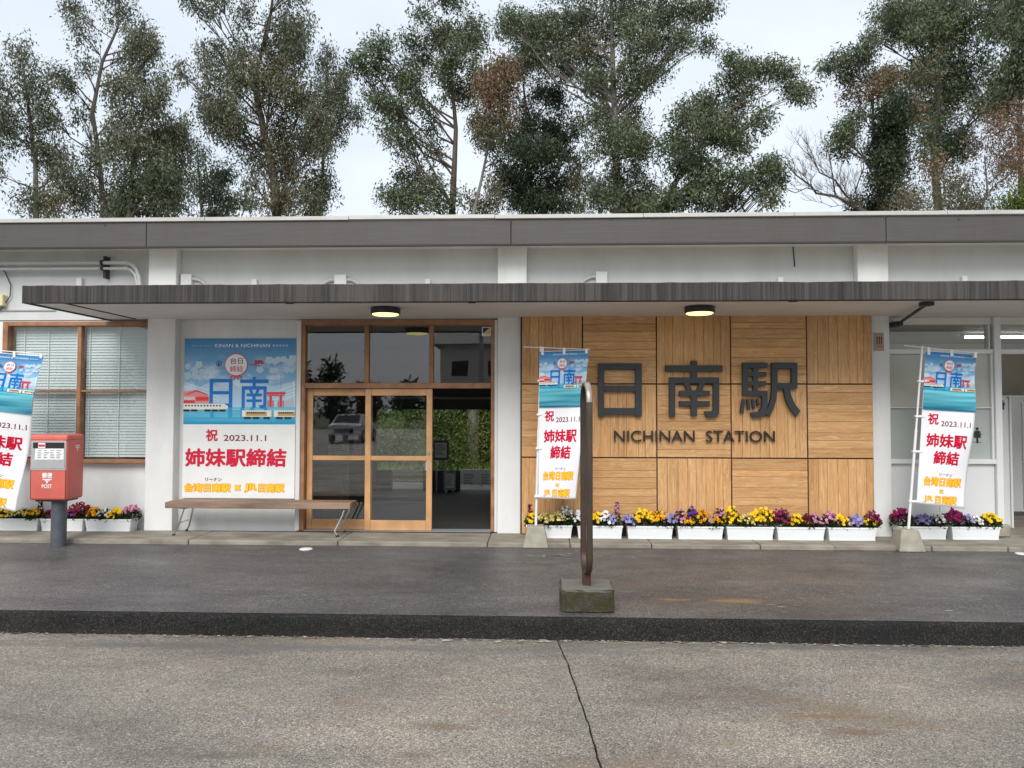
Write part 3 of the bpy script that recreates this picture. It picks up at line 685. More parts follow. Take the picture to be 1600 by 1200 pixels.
for z0, z1, mt in ((zt[4]+.001, zt[3]-.008, 'frosted_plain'), (zt[3]+.008, zt[2]-.001, 'frosted_glass')):
    box('pane', rx0+.021, rx1-.031, .12, .126, z0, z1, mt, rw)
for a, b in ((rx0, rx0+.62), (rx0+.624, rx1)): box('lower_panel', a, b, .1, .16, .05, zt[5]-.022, 'wc_white', rw, bev=.003)
bar('transom_bar', px1+.002, 8.49, zt[2], zt[1], .08, .2, 'alu_white', rw); bar('head_beam', px1+.002, 8.49, zt[0], 2.785, .1, .2, 'paint_trim', rw)
box('transom_pane', px1+.003, 8.48, .13, .136, zt[1]+.001, zt[0]-.001, 'window_glass', rw)
def person_mark(px, py, h, Y, skirt, parent):
    cx, cz = W(px, py, Y); ik = Ink(); k = h/2; bk = (.02, .02, .02)
    ik.disc(0, -.41, .095, bk, 14)
    if skirt: ik.poly([(-.1, -.29), (.1, -.29), (.14, -.1), (.23, .16), (.06, .16), (.06, .5), (-.06, .5), (-.06, .16), (-.23, .16), (-.14, -.1)], bk); ik.line(.12, -.26, .24, .02, .06, bk); ik.line(-.12, -.26, -.24, .02, .06, bk)
    else: ik.poly([(-.19, -.29), (.19, -.29), (.2, .06), (.13, .06), (.12, .5), (-.12, .5), (-.13, .06), (-.2, .06)], bk)
    return ik.build('pictogram', lambda x, y, k_: (cx+x*h, Y-k_*.0004, cz-y*h), 'ink', parent)
person_mark(1527, 680, .2, .117, True, rw)
cx, cz = W(1527, 691, .117); MB().box(cx-.055, cx+.055, .1165, .1172, cz-.003, cz+.003).build('pictogram', 'black_metal', rw)
# restroom interior
box('restroom_wall', 4.4, 8.6, 3.0, 3.1, .05, 2.786, 'interior_beige', B); box('restroom_wall', 4.3, 4.36, .33, 3.0, .05, 2.786, 'interior_beige', B); box('restroom_wall', 8.5, 8.6, .33, 3.0, .05, 2.786, 'interior_beige', B)
box('restroom_floor', 4.37, 8.49, .16, 3.0, -.05, .046, 'concrete_worn', B); box('restroom_ceiling', 4.37, 8.49, .21, 3.0, 2.7, 2.784, 'interior_beige', B)
Y1 = .75
a, _ = W(1561, 700, Y1); b, _ = W(1577, 700, Y1); ztop = W(1570, 622, Y1)[1]
pt = empty('restroom_partition', ((a+b)/2, Y1, .05), parent=B)
box('panel', a-.25, b, Y1, Y1+.04, .05, ztop, 'wc_white', pt, bev=.004); box('edge_post', b+.001, b+.03, Y1-.02, Y1+.05, .05, ztop+.02, 'alu_white', pt, bev=.004)
zz = W(1570, 721, Y1)[1]; box('rail', a-.25, b, Y1-.006, Y1-.001, zz-.01, zz+.01, 'alu_white', pt)
person_mark(1567, 633, .125, Y1-.002, False, pt)
Y2 = 2.0; a, _ = W(1575, 700, Y2); ztop2 = W(1585, 622, Y2)[1]
box('stall_panel', a, 8.4, Y2, Y2+.04, .1, ztop2, 'wc_white', pt, bev=.003); box('stall_rail', a-.1, 8.4, Y2-.01, Y2+.05, ztop2+.001, ztop2+.04, 'alu_white', pt)
xd, _ = W(1597, 700, Y2); box('stall_door', xd, xd+.6, Y2-.03, Y2-.002, .14, ztop2-.06, 'planter_white', pt, bev=.004); box('plinth', a, 8.4, Y2-.02, Y2+.06, .046, .099, 'tile_dark', pt)
# tube lamp
lx0, lz = W(1508, 527, 1.3); t = empty('tube_lamp', (lx0+.6, 1.3, lz), 'lit fluorescent tube seen through the restroom transom panes', 'lamp')
MB().tube([(lx0, 1.3, lz), (lx0+1.22, 1.3, lz)], .016, 10).build('tube', 'tube_glow', t, smooth=True); box('housing', lx0-.05, lx0+1.27, 1.26, 1.34, lz+.02, lz+.07, 'alu_white', t, bev=.006)
MB().tube([(lx0+.1, 1.3, lz+.07), (lx0+.1, 1.3, 2.70)], .008, 6).build('hanger', 'alu_white', t)
# weathered paper label on the right pillar
lb = Ink(); lb.rect(0, 0, 10, 20, srgb(150, 125, 110)); lb.rect(.6, .6, 9.4, 19, srgb(176, 150, 135))
for i in range(3): lb.line(2.5+i*2.4, 4, 2.3+i*2.4, 13, 1.2, srgb(90, 45, 45)); lb.line(1.6+i*2.4, 5.5, 3.3+i*2.4, 5.5, .7, srgb(90, 45, 45))
lb.rect(1.5, 15, 8.5, 16, srgb(120, 80, 75))
x0, z1 = W(1367, 520, -.03); x1, z0 = W(1382, 548, -.03)
ln = box('pillar_label', x0, x1, -.02, -.001, z0, z1, 'paper'); tag(ln, 'small faded brown label on the pillar right of the wood panels', 'label')
lb.build('print', lambda x, y, k: (x0+.002+(x1-x0-.004)*x/10, -.0202-k*.0004, z1-.002-(z1-z0-.004)*y/20), 'ink', ln)

# ---- cedar wall panels
WY = -.1
cxs = [W(x, 600, WY)[0] for x in (814.5, 910.3, 1026, 1142, 1261, 1364)]; czs = [.058, W(1000, 715.3, WY)[1], W(1000, 600, WY)[1], W(1000, 487.5, WY)[1]]
cl = empty('wood_cladding', ((cxs[0]+cxs[-1])/2, -.05, .05), 'cedar cladding of fifteen square panels with alternating plank direction', 'cladding')
bk = MB().box(cxs[0]-.012, cxs[-1]+.012, -.06, -.002, .052, czs[-1]+.015); bk.build('backing_board', 'metal_gap', cl, bev=.004)
box('baseboard', W(862, 830, -.11)[0], cxs[-1], -.116, -.1025, .052, .2, 'baseboard', cl, bev=.003)
for r in range(3):
    for c in range(5):
        x0, x1, z0, z1 = cxs[c]+.0075, cxs[c+1]-.0075, czs[r]+.0075, czs[r+1]-.0075
        upright = (r+c) % 2 == 0
        pn = box('panel', x0, x1, -.074, -.062, z0, z1, 'frame_wood', cl)
        n = 8; span = (x1-x0) if upright else (z1-z0)
        if upright and c in (0, 4): n = 7
        wts = [1+random.uniform(-.3, .35) for _ in range(n)]; tot = sum(wts); e = [0]
        for q in wts: e.append(e[-1]+q/tot*span)
        for i in range(n):
            yf = WY + random.uniform(-.0015, .0015); g = .0013
            if upright: a = (x0+e[i]+g, x0+e[i+1]-g, yf, -.075, z0, z1)
            else: a = (x0, x1, yf, -.075, z0+e[i]+g, z0+e[i+1]-g)
            MB().box(*a).build('plank', 'plank_upright' if upright else 'plank_level', pn, bev=.0022, org=None)

# ---- station name: three big characters and the roman line
def zx(x, y): return W(920+x/4.706, 555+y/4.706, WY-.07)
def rect(a, b, c, d): return [(a, c), (b, c), (b, d), (a, d)]
CH = {'hi': [rect(68, 113, 60, 452), rect(342, 390, 60, 452), rect(112, 343, 60, 105), rect(112, 343, 222, 265), rect(112, 343, 388, 436)],
      'minami': [rect(565, 985, 74, 120), rect(752, 797, 40, 190), rect(592, 960, 163, 208), rect(592, 636, 207, 452), rect(915, 960, 207, 402),
                 [(915, 400), (960, 400), (959, 428), (948, 448), (930, 456), (866, 456), (848, 412), (905, 412)],
                 [(700, 207), (742, 207), (764, 263), (724, 263)], [(812, 207), (856, 207), (832, 263), (792, 263)], rect(665, 890, 260, 297), rect(665, 890, 337, 371), rect(752, 797, 261, 448)],
      'eki': [rect(1132, 1173, 54, 298), rect(1172, 1316, 54, 93), rect(1172, 1306, 123, 155), rect(1172, 1306, 190, 222), rect(1209, 1246, 92, 263), rect(1172, 1316, 261, 299),
              [(1275, 298), (1316, 298), (1315, 395), (1300, 430), (1278, 450), (1250, 458), (1202, 458), (1188, 421), (1240, 418), (1262, 404), (1273, 380)],
              [(1129, 320), (1152, 322), (1138, 430), (1113, 420)], [(1162, 322), (1181, 320), (1187, 398), (1169, 402)], [(1198, 322), (1217, 320), (1226, 391), (1207, 398)], [(1232, 322), (1249, 319), (1260, 364), (1243, 375)],
              rect(1345, 1534, 54, 99), [(1345, 98), (1389, 98), (1388, 255), (1378, 335), (1358, 395), (1330, 455), (1293, 430), (1322, 375), (1340, 315), (1345, 250)], rect(1491, 1534, 98, 246), rect(1388, 1492, 204, 246),
              [(1433, 245), (1477, 245), (1492, 305), (1516, 358), (1556, 410), (1526, 455), (1484, 402), (1455, 345), (1440, 295)]]}
sg = empty('station_name_sign', (1.9, WY, 1.3), 'dark raised station name characters and roman letters on the cedar panels', 'sign')
for nm, strokes in CH.items():
    mb = MB()
    for i, s in enumerate(strokes): mb.prism([zx(x, y) for x, y in s], WY-.068-i*.0005, WY-.024)
    mb.build('character', 'letter_dark', sg, bev=.0025)
    for s in strokes:
        x, z = zx(sum(p[0] for p in s)/len(s), sum(p[1] for p in s)/len(s)); MB().tube([(x, WY-.03, z), (x, WY+.002, z)], .008, 6).build('fixing_pin', 'black_metal', sg)
v, f = glyphs('NICHINAN  STATION', .0, .02)
a, b = v.min(0), v.max(0)
X0, Z1 = W(959.5, 672.5, WY-.03); X1, Z0 = W(1210.5, 690.8, WY-.03)
par = list(range(len(v)))
def find(i):
    while par[i] != i: par[i] = par[par[i]]; i = par[i]
    return i
for q in f:
    for i in q[1:]: par[find(i)] = find(q[0])
isl = {}
for i in range(len(v)): isl.setdefault(find(i), []).append(i)
for root in sorted(isl, key=lambda r: v[isl[r], 0].min()):
    ids = isl[root]; mpi = {i: k for k, i in enumerate(ids)}
    vs = [(X0+(v[i, 0]-a[0])/(b[0]-a[0])*(X1-X0), WY-.024-(v[i, 2]-a[2])/(b[2]-a[2])*.022, Z0+(v[i, 1]-a[1])/(b[1]-a[1])*(Z1-Z0)) for i in ids]
    mesh('letter', vs, [tuple(mpi[i] for i in q) for q in f if q[0] in mpi], 'letter_black', sg)

# ================================================================== OBJECTS
# ---- canopy lamps
for px, py, lab in ((602.5, 478, 'round black canopy lamp glowing yellow above the sliding doors'), (1093, 475, 'round black canopy lamp glowing yellow above the cedar panels')):
    x, y = W(px, py, -.95)[0], -.95
    t = empty('canopy_lamp', (x, y, CZ0), lab, 'lamp', 'lamps under the canopy')
    MB().lathe([(.165, -.075), (.17, -.07), (.17, -.012), (.165, -.002)], (x, y, CZ0), 32).build('housing', 'black_metal', t, smooth=True)
    MB().lathe([(.08, -.094), (.135, -.088), (.152, -.078), (.152, -.0755)], (x, y, CZ0), 32).build('diffuser', 'lamp_glow', t, smooth=True)

# ---- printed artwork shared by the poster and the flags (page of 1365 x 1080)
def artwork(ik, water_to=1080, full=True):
    def sky(u, v):
        n = noise.fractal((u*4.2, v*5.5, 1.7), 1., 2., 4)
        t = min(1, max(0, v/.8)); base = np.array(srgb(62, 132, 188))*(1-t) + np.array(srgb(150, 200, 232))*t
        k = min(1, max(0, (n+.1)*2.2))*min(1, max(0, (v-.22)*3.2)); return tuple(base*(1-k*.8) + np.array(srgb(228, 240, 250))*k*.8)
    ik.grid(0, 0, 1365, 865, 48, 36, sky)
    def sea(u, v):
        n = noise.noise((u*1.2, v*14, 3.)); t = v
        base = np.array(srgb(120, 205, 228))*(1-t) + np.array(srgb(20, 150, 195))*t
        return tuple(np.clip(base*(1+n*.35), 0, 1))
    ik.grid(0, 860, 1365, water_to, 30, 24, sea)
    wh = srgb(232, 242, 250); rd = srgb(224, 62, 66); pk = srgb(238, 150, 150)
    # hills and bridge spans
    ik.poly([(0, 690), (180, 620), (300, 560), (420, 600), (560, 560), (700, 620), (900, 570), (1100, 600), (1365, 540), (1365, 862), (0, 862)], srgb(186, 216, 238))
    for y in (600, 640, 690): ik.line(20, y-40, 420, y+90, 7, wh)
    for y in (640, 690, 730, 770): ik.line(1060, y+60, 1365, y-60, 8, wh)
    ik.line(1340, 540, 1352, 800, 10, wh)
    # blossoms on a branch
    def blossom(x, y, r):
        for q in range(5): a = q*1.2566+.3; ik.disc(x+math.cos(a)*r*.6, y+math.sin(a)*r*.6, r*.5, srgb(188, 214, 230), 8)
        ik.disc(x, y, r*.16, srgb(240, 190, 190), 6)
    for x0_, y0_, x1_, y1_ in ((10, 540, 80, 400), (80, 400, 160, 340), (60, 460, 200, 420), (1365, 300, 1210, 330), (1250, 320, 1190, 250), (1365, 380, 1120, 410)): ik.line(x0_, y0_, x1_, y1_, 16, srgb(176, 206, 226))
    for x, y, r in ((40, 350, 34), (130, 400, 42), (180, 330, 46), (215, 420, 36), (335, 380, 34), (130, 470, 46), (190, 490, 38), (285, 465, 28), (40, 470, 50), (1040, 275, 48), (1110, 290, 44), (1150, 270, 40), (930, 390, 46), (1080, 410, 34), (1130, 400, 30), (1220, 265, 40), (1290, 300, 46), (1330, 260, 50), (1260, 395, 40), (1320, 405, 30)): blossom(x, y, r)
    # red station house
    ik.poly([(0, 670), (100, 660), (160, 648), (285, 700), (318, 740), (318, 815), (0, 815)], pk); ik.poly([(40, 700), (160, 650), (290, 700), (300, 716), (160, 668), (30, 716)], rd)
    ik.rect(150, 735, 305, 785, rd); ik.rect(0, 780, 140, 815, rd)
    for i in range(9): ik.rect(8+i*15, 735, 16+i*15, 775, wh)
    # hi + minami in blue (same strokes as the wall sign)
    for key, (sx0, sx1, dx0, dx1) in (('hi', (68, 390, 318, 596)), ('minami', (565, 985, 690, 1035))):
        ya, yb = (60, 452) if key == 'hi' else (40, 456); da, db = (510, 880) if key == 'hi' else (485, 880)
        for s in CH[key]: ik.poly([(dx0+(x-sx0)/(sx1-sx0)*(dx1-dx0), da+(y-ya)/(yb-ya)*(db-da)) for x, y in s], BLUE)
    for x in (330, 550, 700, 820, 985): ik.rect(x, 870, x+40, 990, srgb(50, 160, 215))
    # torii gate
    ik.poly([(1008, 675), (1250, 675), (1240, 705), (1020, 705)], rd); ik.rect(1030, 712, 1230, 725, rd)
    for x in (1052, 1175): ik.rect(x, 725, x+28, 862, rd); ik.rect(x-22, 780, x-10, 862, rd); ik.rect(x+38, 780, x+50, 862, rd)
    for i in range(7): ik.line(1215+i*20, 862, 1225+i*20, 800-i*6, 4, pk)
    # trains
    ik.poly([(0, 822), (500, 822), (545, 850), (548, 880), (500, 895), (0, 895)], srgb(240, 238, 228))
    for i in range(12): ik.rect(20+i*38, 838, 42+i*38, 856, srgb(40, 40, 48))
    for a_ in (0, 95, 260, 350, 440): ik.rect(a_, 893, a_+75, 918, srgb(35, 38, 44))
    for a_ in (720, 1110):
        ik.rect(a_, 905, min(1365, a_+360), 985, srgb(240, 236, 224)); ik.rect(a_+45, 922, min(1365, a_+305), 975, srgb(196, 160, 108))
        for i in range(9):
            if a_+70+i*25 < 1340: ik.rect(a_+60+i*25, 925, a_+78+i*25, 945, srgb(45, 40, 40))
        for q in (25, 130, 260):
            if a_+q < 1290: ik.rect(a_+q, 985, a_+q+80, 1012, srgb(40, 42, 46))
    # emblem, logos, top line
    ik.disc(640, 332, 140, rd, 32); ik.disc(640, 332, 132, srgb(238, 236, 240), 32)
    ik.text('台日', 570, 245, 722, 322, MAROON, .012); ik.text('締結', 565, 345, 725, 425, srgb(205, 80, 80), .012)
    for s in (-1, 1): ik.poly([(640, 470), (640+s*40, 462), (640+s*78, 490), (640+s*66, 512), (640+s*45, 482)], rd); ik.poly([(640, 474), (640+s*12, 470), (640+s*40, 520), (640+s*22, 520)], rd)
    ik.disc(428, 318, 38, srgb(40, 90, 150), 20); ik.disc(428, 318, 30, srgb(110, 172, 216), 20); ik.rect(422, 290, 434, 346, srgb(40, 60, 110)); ik.rect(404, 318, 452, 328, srgb(40, 60, 110))
    ik.text('JR', 850, 276, 985, 338, srgb(200, 45, 60), .05); ik.rect(815, 326, 872, 338, srgb(200, 45, 60)); ik.rect(880, 346, 955, 352, srgb(60, 60, 90))
    ik.text('KINAN & NICHINAN', 378, 68, 1052, 112, srgb(240, 246, 250), .008); [ik.rect(x_, 80+(x_ % 7), x_+16, 104-(x_ % 5), srgb(140, 186, 218)) for x_ in range(95, 345, 32)]; [ik.rect(x_, 78, x_+26, 104, srgb(165, 202, 228)) for x_ in range(1085, 1280, 40)]
    for i in range(6): ik.disc(1185, 470+i*28, 7, srgb(200, 110, 130), 5); 
    for i in range(4): ik.disc(1140, 500+i*36, 6, srgb(160, 120, 160), 5)

# ---- poster board on the wall
px0_, pz1 = W(287.8, 528.5, .1); px1_, pz0 = W(459.5, 779.5, .1)
po = empty('poster_board', ((px0_+px1_)/2, .12, pz0), 'tall blue and white celebration poster board on the white wall behind the bench', 'poster')
box('panel', px0_, px1_, .112, .149, pz0, pz1, 'paper', po, bev=.003)
PW, PH = px1_-px0_, pz1-pz0; fr = 135/251
PYF = .112
ik = Ink(); artwork(ik, 1080)
ik.build('artwork_print', lambda x, y, k: (px0_+.003+(PW-.006)*x/1365, PYF-.001-k*.00004, pz1-.003-PH*fr*y/1080), 'ink', po)
def pmap(x, y, k): return (px0_+PW*x/176., PYF-.002-k*.0003, pz1-PH*y/251.)     # page in photo pixels from the board's corner
for bd, a_, b_, c_, d_, col, bo in (('祝', 36, 143, 55, 162, RED, .03), ('2023.11.1', 64, 152, 131, 161.5, MAROON, .012), ('姉妹駅締結', 4, 173, 163, 202, RED, .034), ('リーナン', 36, 219, 62, 224.5, srgb(20, 20, 30), .02)):
    ik = Ink(); ik.text(bd, a_, b_, c_, d_, col, bo); ik.build('lettering', pmap, 'ink', po)
for bd, a_, c_ in (('台湾日南駅', 4, 76), ('×', 83, 92), ('JR', 98, 117), ('日南駅', 120, 160)):
    yy = (228, 241) if bd != '×' else (230, 239)
    ik = Ink(); ik.text(bd, a_, yy[0], c_, yy[1], ORG_, .03, .8)
    ik.text(bd, a_, yy[0], c_, yy[1], YEL, .03); ik.build('lettering', pmap, 'ink', po)

# ---- nobori flags: tilted pole in a concrete foot, cloth with print
def nobori(lab, tl, tr, bl_, br_, Y, pole_top, pole_bot, arm, base, wave, foot_lab=None):
    c = [Vector((W(*p, Y)[0], Y, W(*p, Y)[1])) for p in (tl, tr, br_, bl_)]
    root = empty('banner_flag', (base[0], base[1], 0), lab, 'banner flag', 'celebration flags along the front')
    def surf(u, v):
        p = (c[0]*(1-u) + c[1]*u)*(1-v) + (c[3]*(1-u) + c[2]*u)*v
        d = math.sin(u*3.4+v*5+wave)*.032*u*(.4+v) + math.sin(u*8-v*4.1+wave*2)*.012*u + .026*math.sin(v*9+u*2+wave)*u
        return p + Vector((0, -d, math.sin(v*11+wave+u*2)*.004*u - (.02*u*u*v if v > .95 else 0)))
    nu, nv = 22, 60
    vs = [surf(i/nu, j/nv) for j in range(nv+1) for i in range(nu+1)]
    fs = [(j*(nu+1)+i, j*(nu+1)+i+1, (j+1)*(nu+1)+i+1, (j+1)*(nu+1)+i) for j in range(nv) for i in range(nu)]
    cloth = mesh('cloth', vs, fs, 'flag_white', root, smooth=True)
    md = cloth.modifiers.new('thickness', 'SOLIDIFY'); md.thickness = .0015; md.offset = -1
    off = lambda u, v, k, s=.00006: surf(u, v) + Vector((0, -.0022-k*s, 0))
    AV = .275                                                        # artwork share of the cloth, then more sea
    ik = Ink(); artwork(ik, 1010)
    def sea2(u, v):
        n = noise.noise((u*1.1, v*7+u*.5, wave)); t = v*.7+.15+n*.5
        return tuple(np.clip(np.array(srgb(125, 215, 225))*(1-t) + np.array(srgb(8, 105, 140))*t, 0, 1))
    ik.grid(0, 1000, 1365, 1500, 24, 36, sea2)
    ik.build('artwork_print', lambda x, y, k: off(x/1365, .004 + y/1500*.378, k, .00006), 'flag_ink', cloth, (60, 60))
    for bd, a_, b_, c_, d_, col, bo in (('祝', .13, .405, .345, .48, RED, .03), ('2023.11.1', .39, .452, .93, .487, MAROON, .012), ('姉妹駅', .12, .535, .89, .625, RED, .034), ('締結', .28, .645, .77, .735, RED, .034), ('リーナン', .42, .79, .68, .808, (.02, .02, .03), .02),
                                        ('台湾日南駅', .12, .817, .88, .877, YEL, .025), ('×', .45, .897, .53, .923, YEL, .012), ('JR', .14, .943, .32, .985, YEL, .008), ('日南駅', .37, .938, .82, .988, YEL, .025)):
        ik = Ink()
        if col is YEL: ik.text(bd, a_, b_, c_, d_, ORG_, bo, .007)
        ik.text(bd, a_, b_, c_, d_, col, bo); ik.build('lettering', lambda x, y, k: off(x, y, k, .0003), 'flag_ink', cloth, (.06, .03))
    pt = Vector((W(*pole_top, Y)[0], Y+.012, W(*pole_top, Y)[1])); pb = Vector((base[0] + (0 if pole_bot is None else pole_bot), base[1], .2))
    mid = pt.lerp(pb, .45)
    MB().tube([mid, pb], .0155, 12).build('pole', 'pole_white', root, smooth=True); MB().tube([pt, mid - (mid-pt).normalized()*.0], .0115, 12).build('pole', 'pole_white', root, smooth=True)
    a0 = Vector((W(*arm[0], Y)[0], Y, W(*arm[0], Y)[1])); a1 = Vector((W(*arm[1], Y)[0], Y, W(*arm[1], Y)[1]))
    MB().tube([a0, a1], .006, 8).build('arm', 'pole_white', root, smooth=True)
    for u in (.06, .5, .95):
        p = surf(u, 0); q = a0.lerp(a1, (p.x-a0.x)/(a1.x-a0.x)); w_ = .016
        MB().box(p.x-w_, p.x+w_, min(p.y, q.y)-.007, max(p.y, q.y)+.006, p.z-.045, q.z+.008).build('loop', 'flag_white', root, bev=.002)
    for vv in (.2, .43, .66, .985):
        p = surf(0, vv); t_ = (pt.z-p.z)/(pt.z-pb.z); q = pt.lerp(pb, t_)
        MB().box(q.x-.026, max(p.x+.035, q.x+.02), min(p.y, q.y)-.01, max(p.y, q.y)+.018, p.z-.012, p.z+.012).build('loop', 'flag_white', root, bev=.002)
    bx, by = base; h = .245; f0, f1 = .152, .098
    MB().frustum((bx-f0, bx+f0, by-f0, by+f0), (bx-f1, bx+f1, by-f1, by+f1), .0, h).build('foot', 'concrete_base', root, bev=.016, seg=2)
    return root
b1 = G(837, 857); b2 = G(1427, 863)
nobori('blue and white banner flag standing before the cedar panels', (843, 549), (920, 547), (841, 779), (900, 778), -.62, (845, 541), .0, ((818, 542), (922, 546)), (b1[0], b1[1]+.15), .4)
nobori('tilted blue and white banner flag before the frosted restroom window', (1446, 548), (1528, 553), (1432, 787), (1508, 793), -.62, (1442, 540), .02, ((1413, 540), (1530, 552)), (b2[0], b2[1]+.15), 2.1)
nobori('strongly tilted blue and white banner flag beside the red postbox', (-24, 549), (69, 556), (-72, 782), (24, 797), -.62, (-30, 541), .0, ((-60, 543), (73, 554)), (W(-76, 800, -.62)[0], -.6), 4.)

# ---- bench against the wall
bx0, _ = W(261, 790, -.3); bx1, _ = W(549, 790, -.3); zt_ = W(400, 785.5, -.36)[1]
bn = empty('bench', ((bx0+bx1)/2, -.2, .05), 'long weathered wooden bench with thin bent steel legs below the poster', 'bench')
for k in range(2):
    MB().box(bx0, bx1, -.36+.165*k, -.36+.165*k+.16, zt_-.075, zt_).build('seat_plank', 'bench_wood', bn, bev=.008, seg=2)
for lx, s in ((bx0+.14, -1), (bx1-.17, 1)):
    for yy, o2 in ((-.32, -.045), (-.08, .045)):
        MB().tube([(lx+.09, yy, zt_-.076), (lx+.075, yy+o2*.2, zt_-.14), (lx+.02*s*-1, yy+o2*.8, .12), (lx-.015*s*-1, yy+o2, .062)], .011, 8).build('leg', 'chrome', bn, smooth=True)
        MB().tube([(lx-.015*s*-1, yy+o2, .05), (lx-.015*s*-1, yy+o2, .075)], .02, 10).build('leg_cap', 'black_metal', bn)
    box('leg_bracket', lx+.04, lx+.13, -.34, -.06, zt_-.083, zt_-.0755, 'black_metal', bn)
    MB().tube([(lx+.02, -.33, .2), (lx+.02, -.07, .2)], .008, 8).build('leg_stretcher', 'chrome', bn)

# ---- red postbox
gx, gy = G(84, 855)
gy += .0825
pbx = empty('postbox', (gx, gy, 0), 'red square postbox on a dark round pole beside the left planters', 'postbox')
MB().lathe([(.083, 0), (.083, .56)], (gx, gy, 0), 28).build('pole', 'post_pole', pbx, smooth=True)
x0 = W(46, 700, gy-.19)[0]; x1 = W(105, 700, gy-.19)[0]; zb = W(76, 782, gy-.19)[1]; ztp = W(76, 679, gy-.19)[1]
yf, yb = gy-.19, gy+.14
d = .005
bodyb = MB()
body = box('body', x0, x1, yf, yb, zb, ztp, 'post_red', pbx, bev=.032, seg=4)
body.data.shade_smooth(); 
zr0, zr1 = W(76, 735, yf)[1], W(76, 689, yf)[1]
xw0, xw1 = x0+.022, x1-.012
box('front_frame', xw0, xw1, yf-.005, yf+.01, zr0, zr1, 'silver', pbx, bev=.003)
zs = zr1-.035-.05
box('slot', xw0+.025, xw1-.02, yf-.0075, yf-.0055, zs-.0, zr1-.018, 'slot_black', pbx); 
MB().prism([(xw0+.05, zs-.13), (xw1-.02, zs-.13), (xw1-.02, zs-.005), (xw0+.06, zs-.005)], yf-.012, yf-.006).build('notice_plate', 'paper', pbx)
ik = Ink()
for r_ in range(5):
    for q in range(4): ik.rect(.06+q*.235, .12+r_*.17, .06+q*.235+random.uniform(.1, .2), .18+r_*.17, srgb(120, 125, 135))
ik.build('notice_print', lambda x, y, k: (xw0+.065+(xw1-xw0-.095)*x, yf-.0125-k*.0002, zs-.008-.118*y), 'ink', pbx)
ik = Ink(); ik.rect(0, 0, 1, 1, srgb(235, 225, 225)); ik.rect(.05, .3, .95, .75, srgb(200, 60, 70)); ik.build('slot_label', lambda x, y, k: (xw0+.09+.085*x, yf-.013-k*.0004, zr1-.022-.06*y), 'ink', pbx)
box('flap', xw0+.012, xw1-.01, yf-.011, yf-.0055, zr0+.02, zs-.135, 'silver', pbx, bev=.002)
box('door_seam', xw0-.001, xw0+.003, yf-.0012, yf+.001, zb+.02, zr1, 'slot_black', pbx); box('door_seam', xw1-.002, xw1+.002, yf-.0012, yf+.001, zb+.02, zr0, 'slot_black', pbx); box('lid_seam', x0+.02, x1+.0012, yf-.0012, yb-.03, zr1+.012, zr1+.015, 'slot_black', pbx)
box('base_plate', x0+.05, x1-.05, yf+.05, yb-.03, zb-.02, zb+.002, 'black_metal', pbx)
xm = (xw0+xw1)/2-.01
ik = Ink(); wt = (.8, .8, .8)
ik.text('郵便', -.06, 0, .06, .062, wt, .03); ik.rect(-.055, .072, .055, .084, wt); ik.rect(-.03, .09, .03, .1, wt); ik.rect(-.008, .09, .008, .125, wt); ik.text('POST', -.06, .135, .06, .18, wt, .02)
zz0 = W(76, 738.5, yf)[1]; ik.build('lettering', lambda x, y, k: (xm+x, yf-.001-k*.0003, zz0-y), 'ink', pbx)
ik = Ink(); ik.rect(-.035, 0, .035, .012, wt); ik.rect(-.035, .022, .035, .034, wt); ik.rect(-.007, .03, .007, .072, wt)
zq = W(118, 695, gy)[1]; ik.build('postal_mark', lambda x, y, k: (x1+.001+k*.0003, gy+.0+x, zq-y), 'ink', pbx)

# ---- planters with pansies
TR = None
def planter(xa, xb, y, lab, z=.05):
    global TR
    w_ = xb-xa; cx = (xa+xb)/2; h = .158
    t = empty('planter_box', (cx, y, z), lab, 'planter', 'white planters along the wall')
    if TR is None:
        k = .30; d_ = .1; tr = MB()
        tr.frustum((-k*.925, k*.925, -d_*.84, d_*.84), (-k*.985, k*.985, -d_*.97, d_*.97), 0, h-.02)
        a = tr.build('trough', 'planter_white', t, bev=.006, seg=2, org=t.location)
        rm = MB().box(-k, k, -d_-.003, -d_+.018, h-.022, h).box(-k, k, d_-.018, d_+.003, h-.022, h).box(-k, -k+.018, -d_+.0185, d_-.0185, h-.022, h-.0005).box(k-.018, k, -d_+.0185, d_-.0185, h-.022, h-.0005)
        b_ = rm.build('rim', 'planter_white', t, bev=.003, org=t.location); c_ = MB().box(-k+.02, k-.02, -d_+.02, d_-.02, h-.0195, h-.012).build('soil', 'soil', t, org=t.location)
        f_ = MB().box(-k*.935, k*.935, -d_*.88, d_*.88, .0005, .022).build('foot_ledge', 'planter_white', t, bev=.003, org=t.location)
        TR = (t, [a, b_, c_, f_])
    else:
        for o in TR[1]: copy_to(o, t, (0, 0, 0))
    t.scale = (w_/.6, 1, 1)
    return t
PETAL = {'yellow': srgb(250, 205, 30), 'orange': srgb(252, 178, 20), 'cream': srgb(245, 225, 140), 'white': srgb(240, 238, 235), 'purple': srgb(105, 60, 165), 'lavender': srgb(170, 160, 215), 'magenta': srgb(160, 25, 100), 'maroon': srgb(110, 15, 40), 'pink': srgb(225, 150, 185), 'crimson': srgb(150, 30, 65), 'violet': srgb(130, 60, 170)}
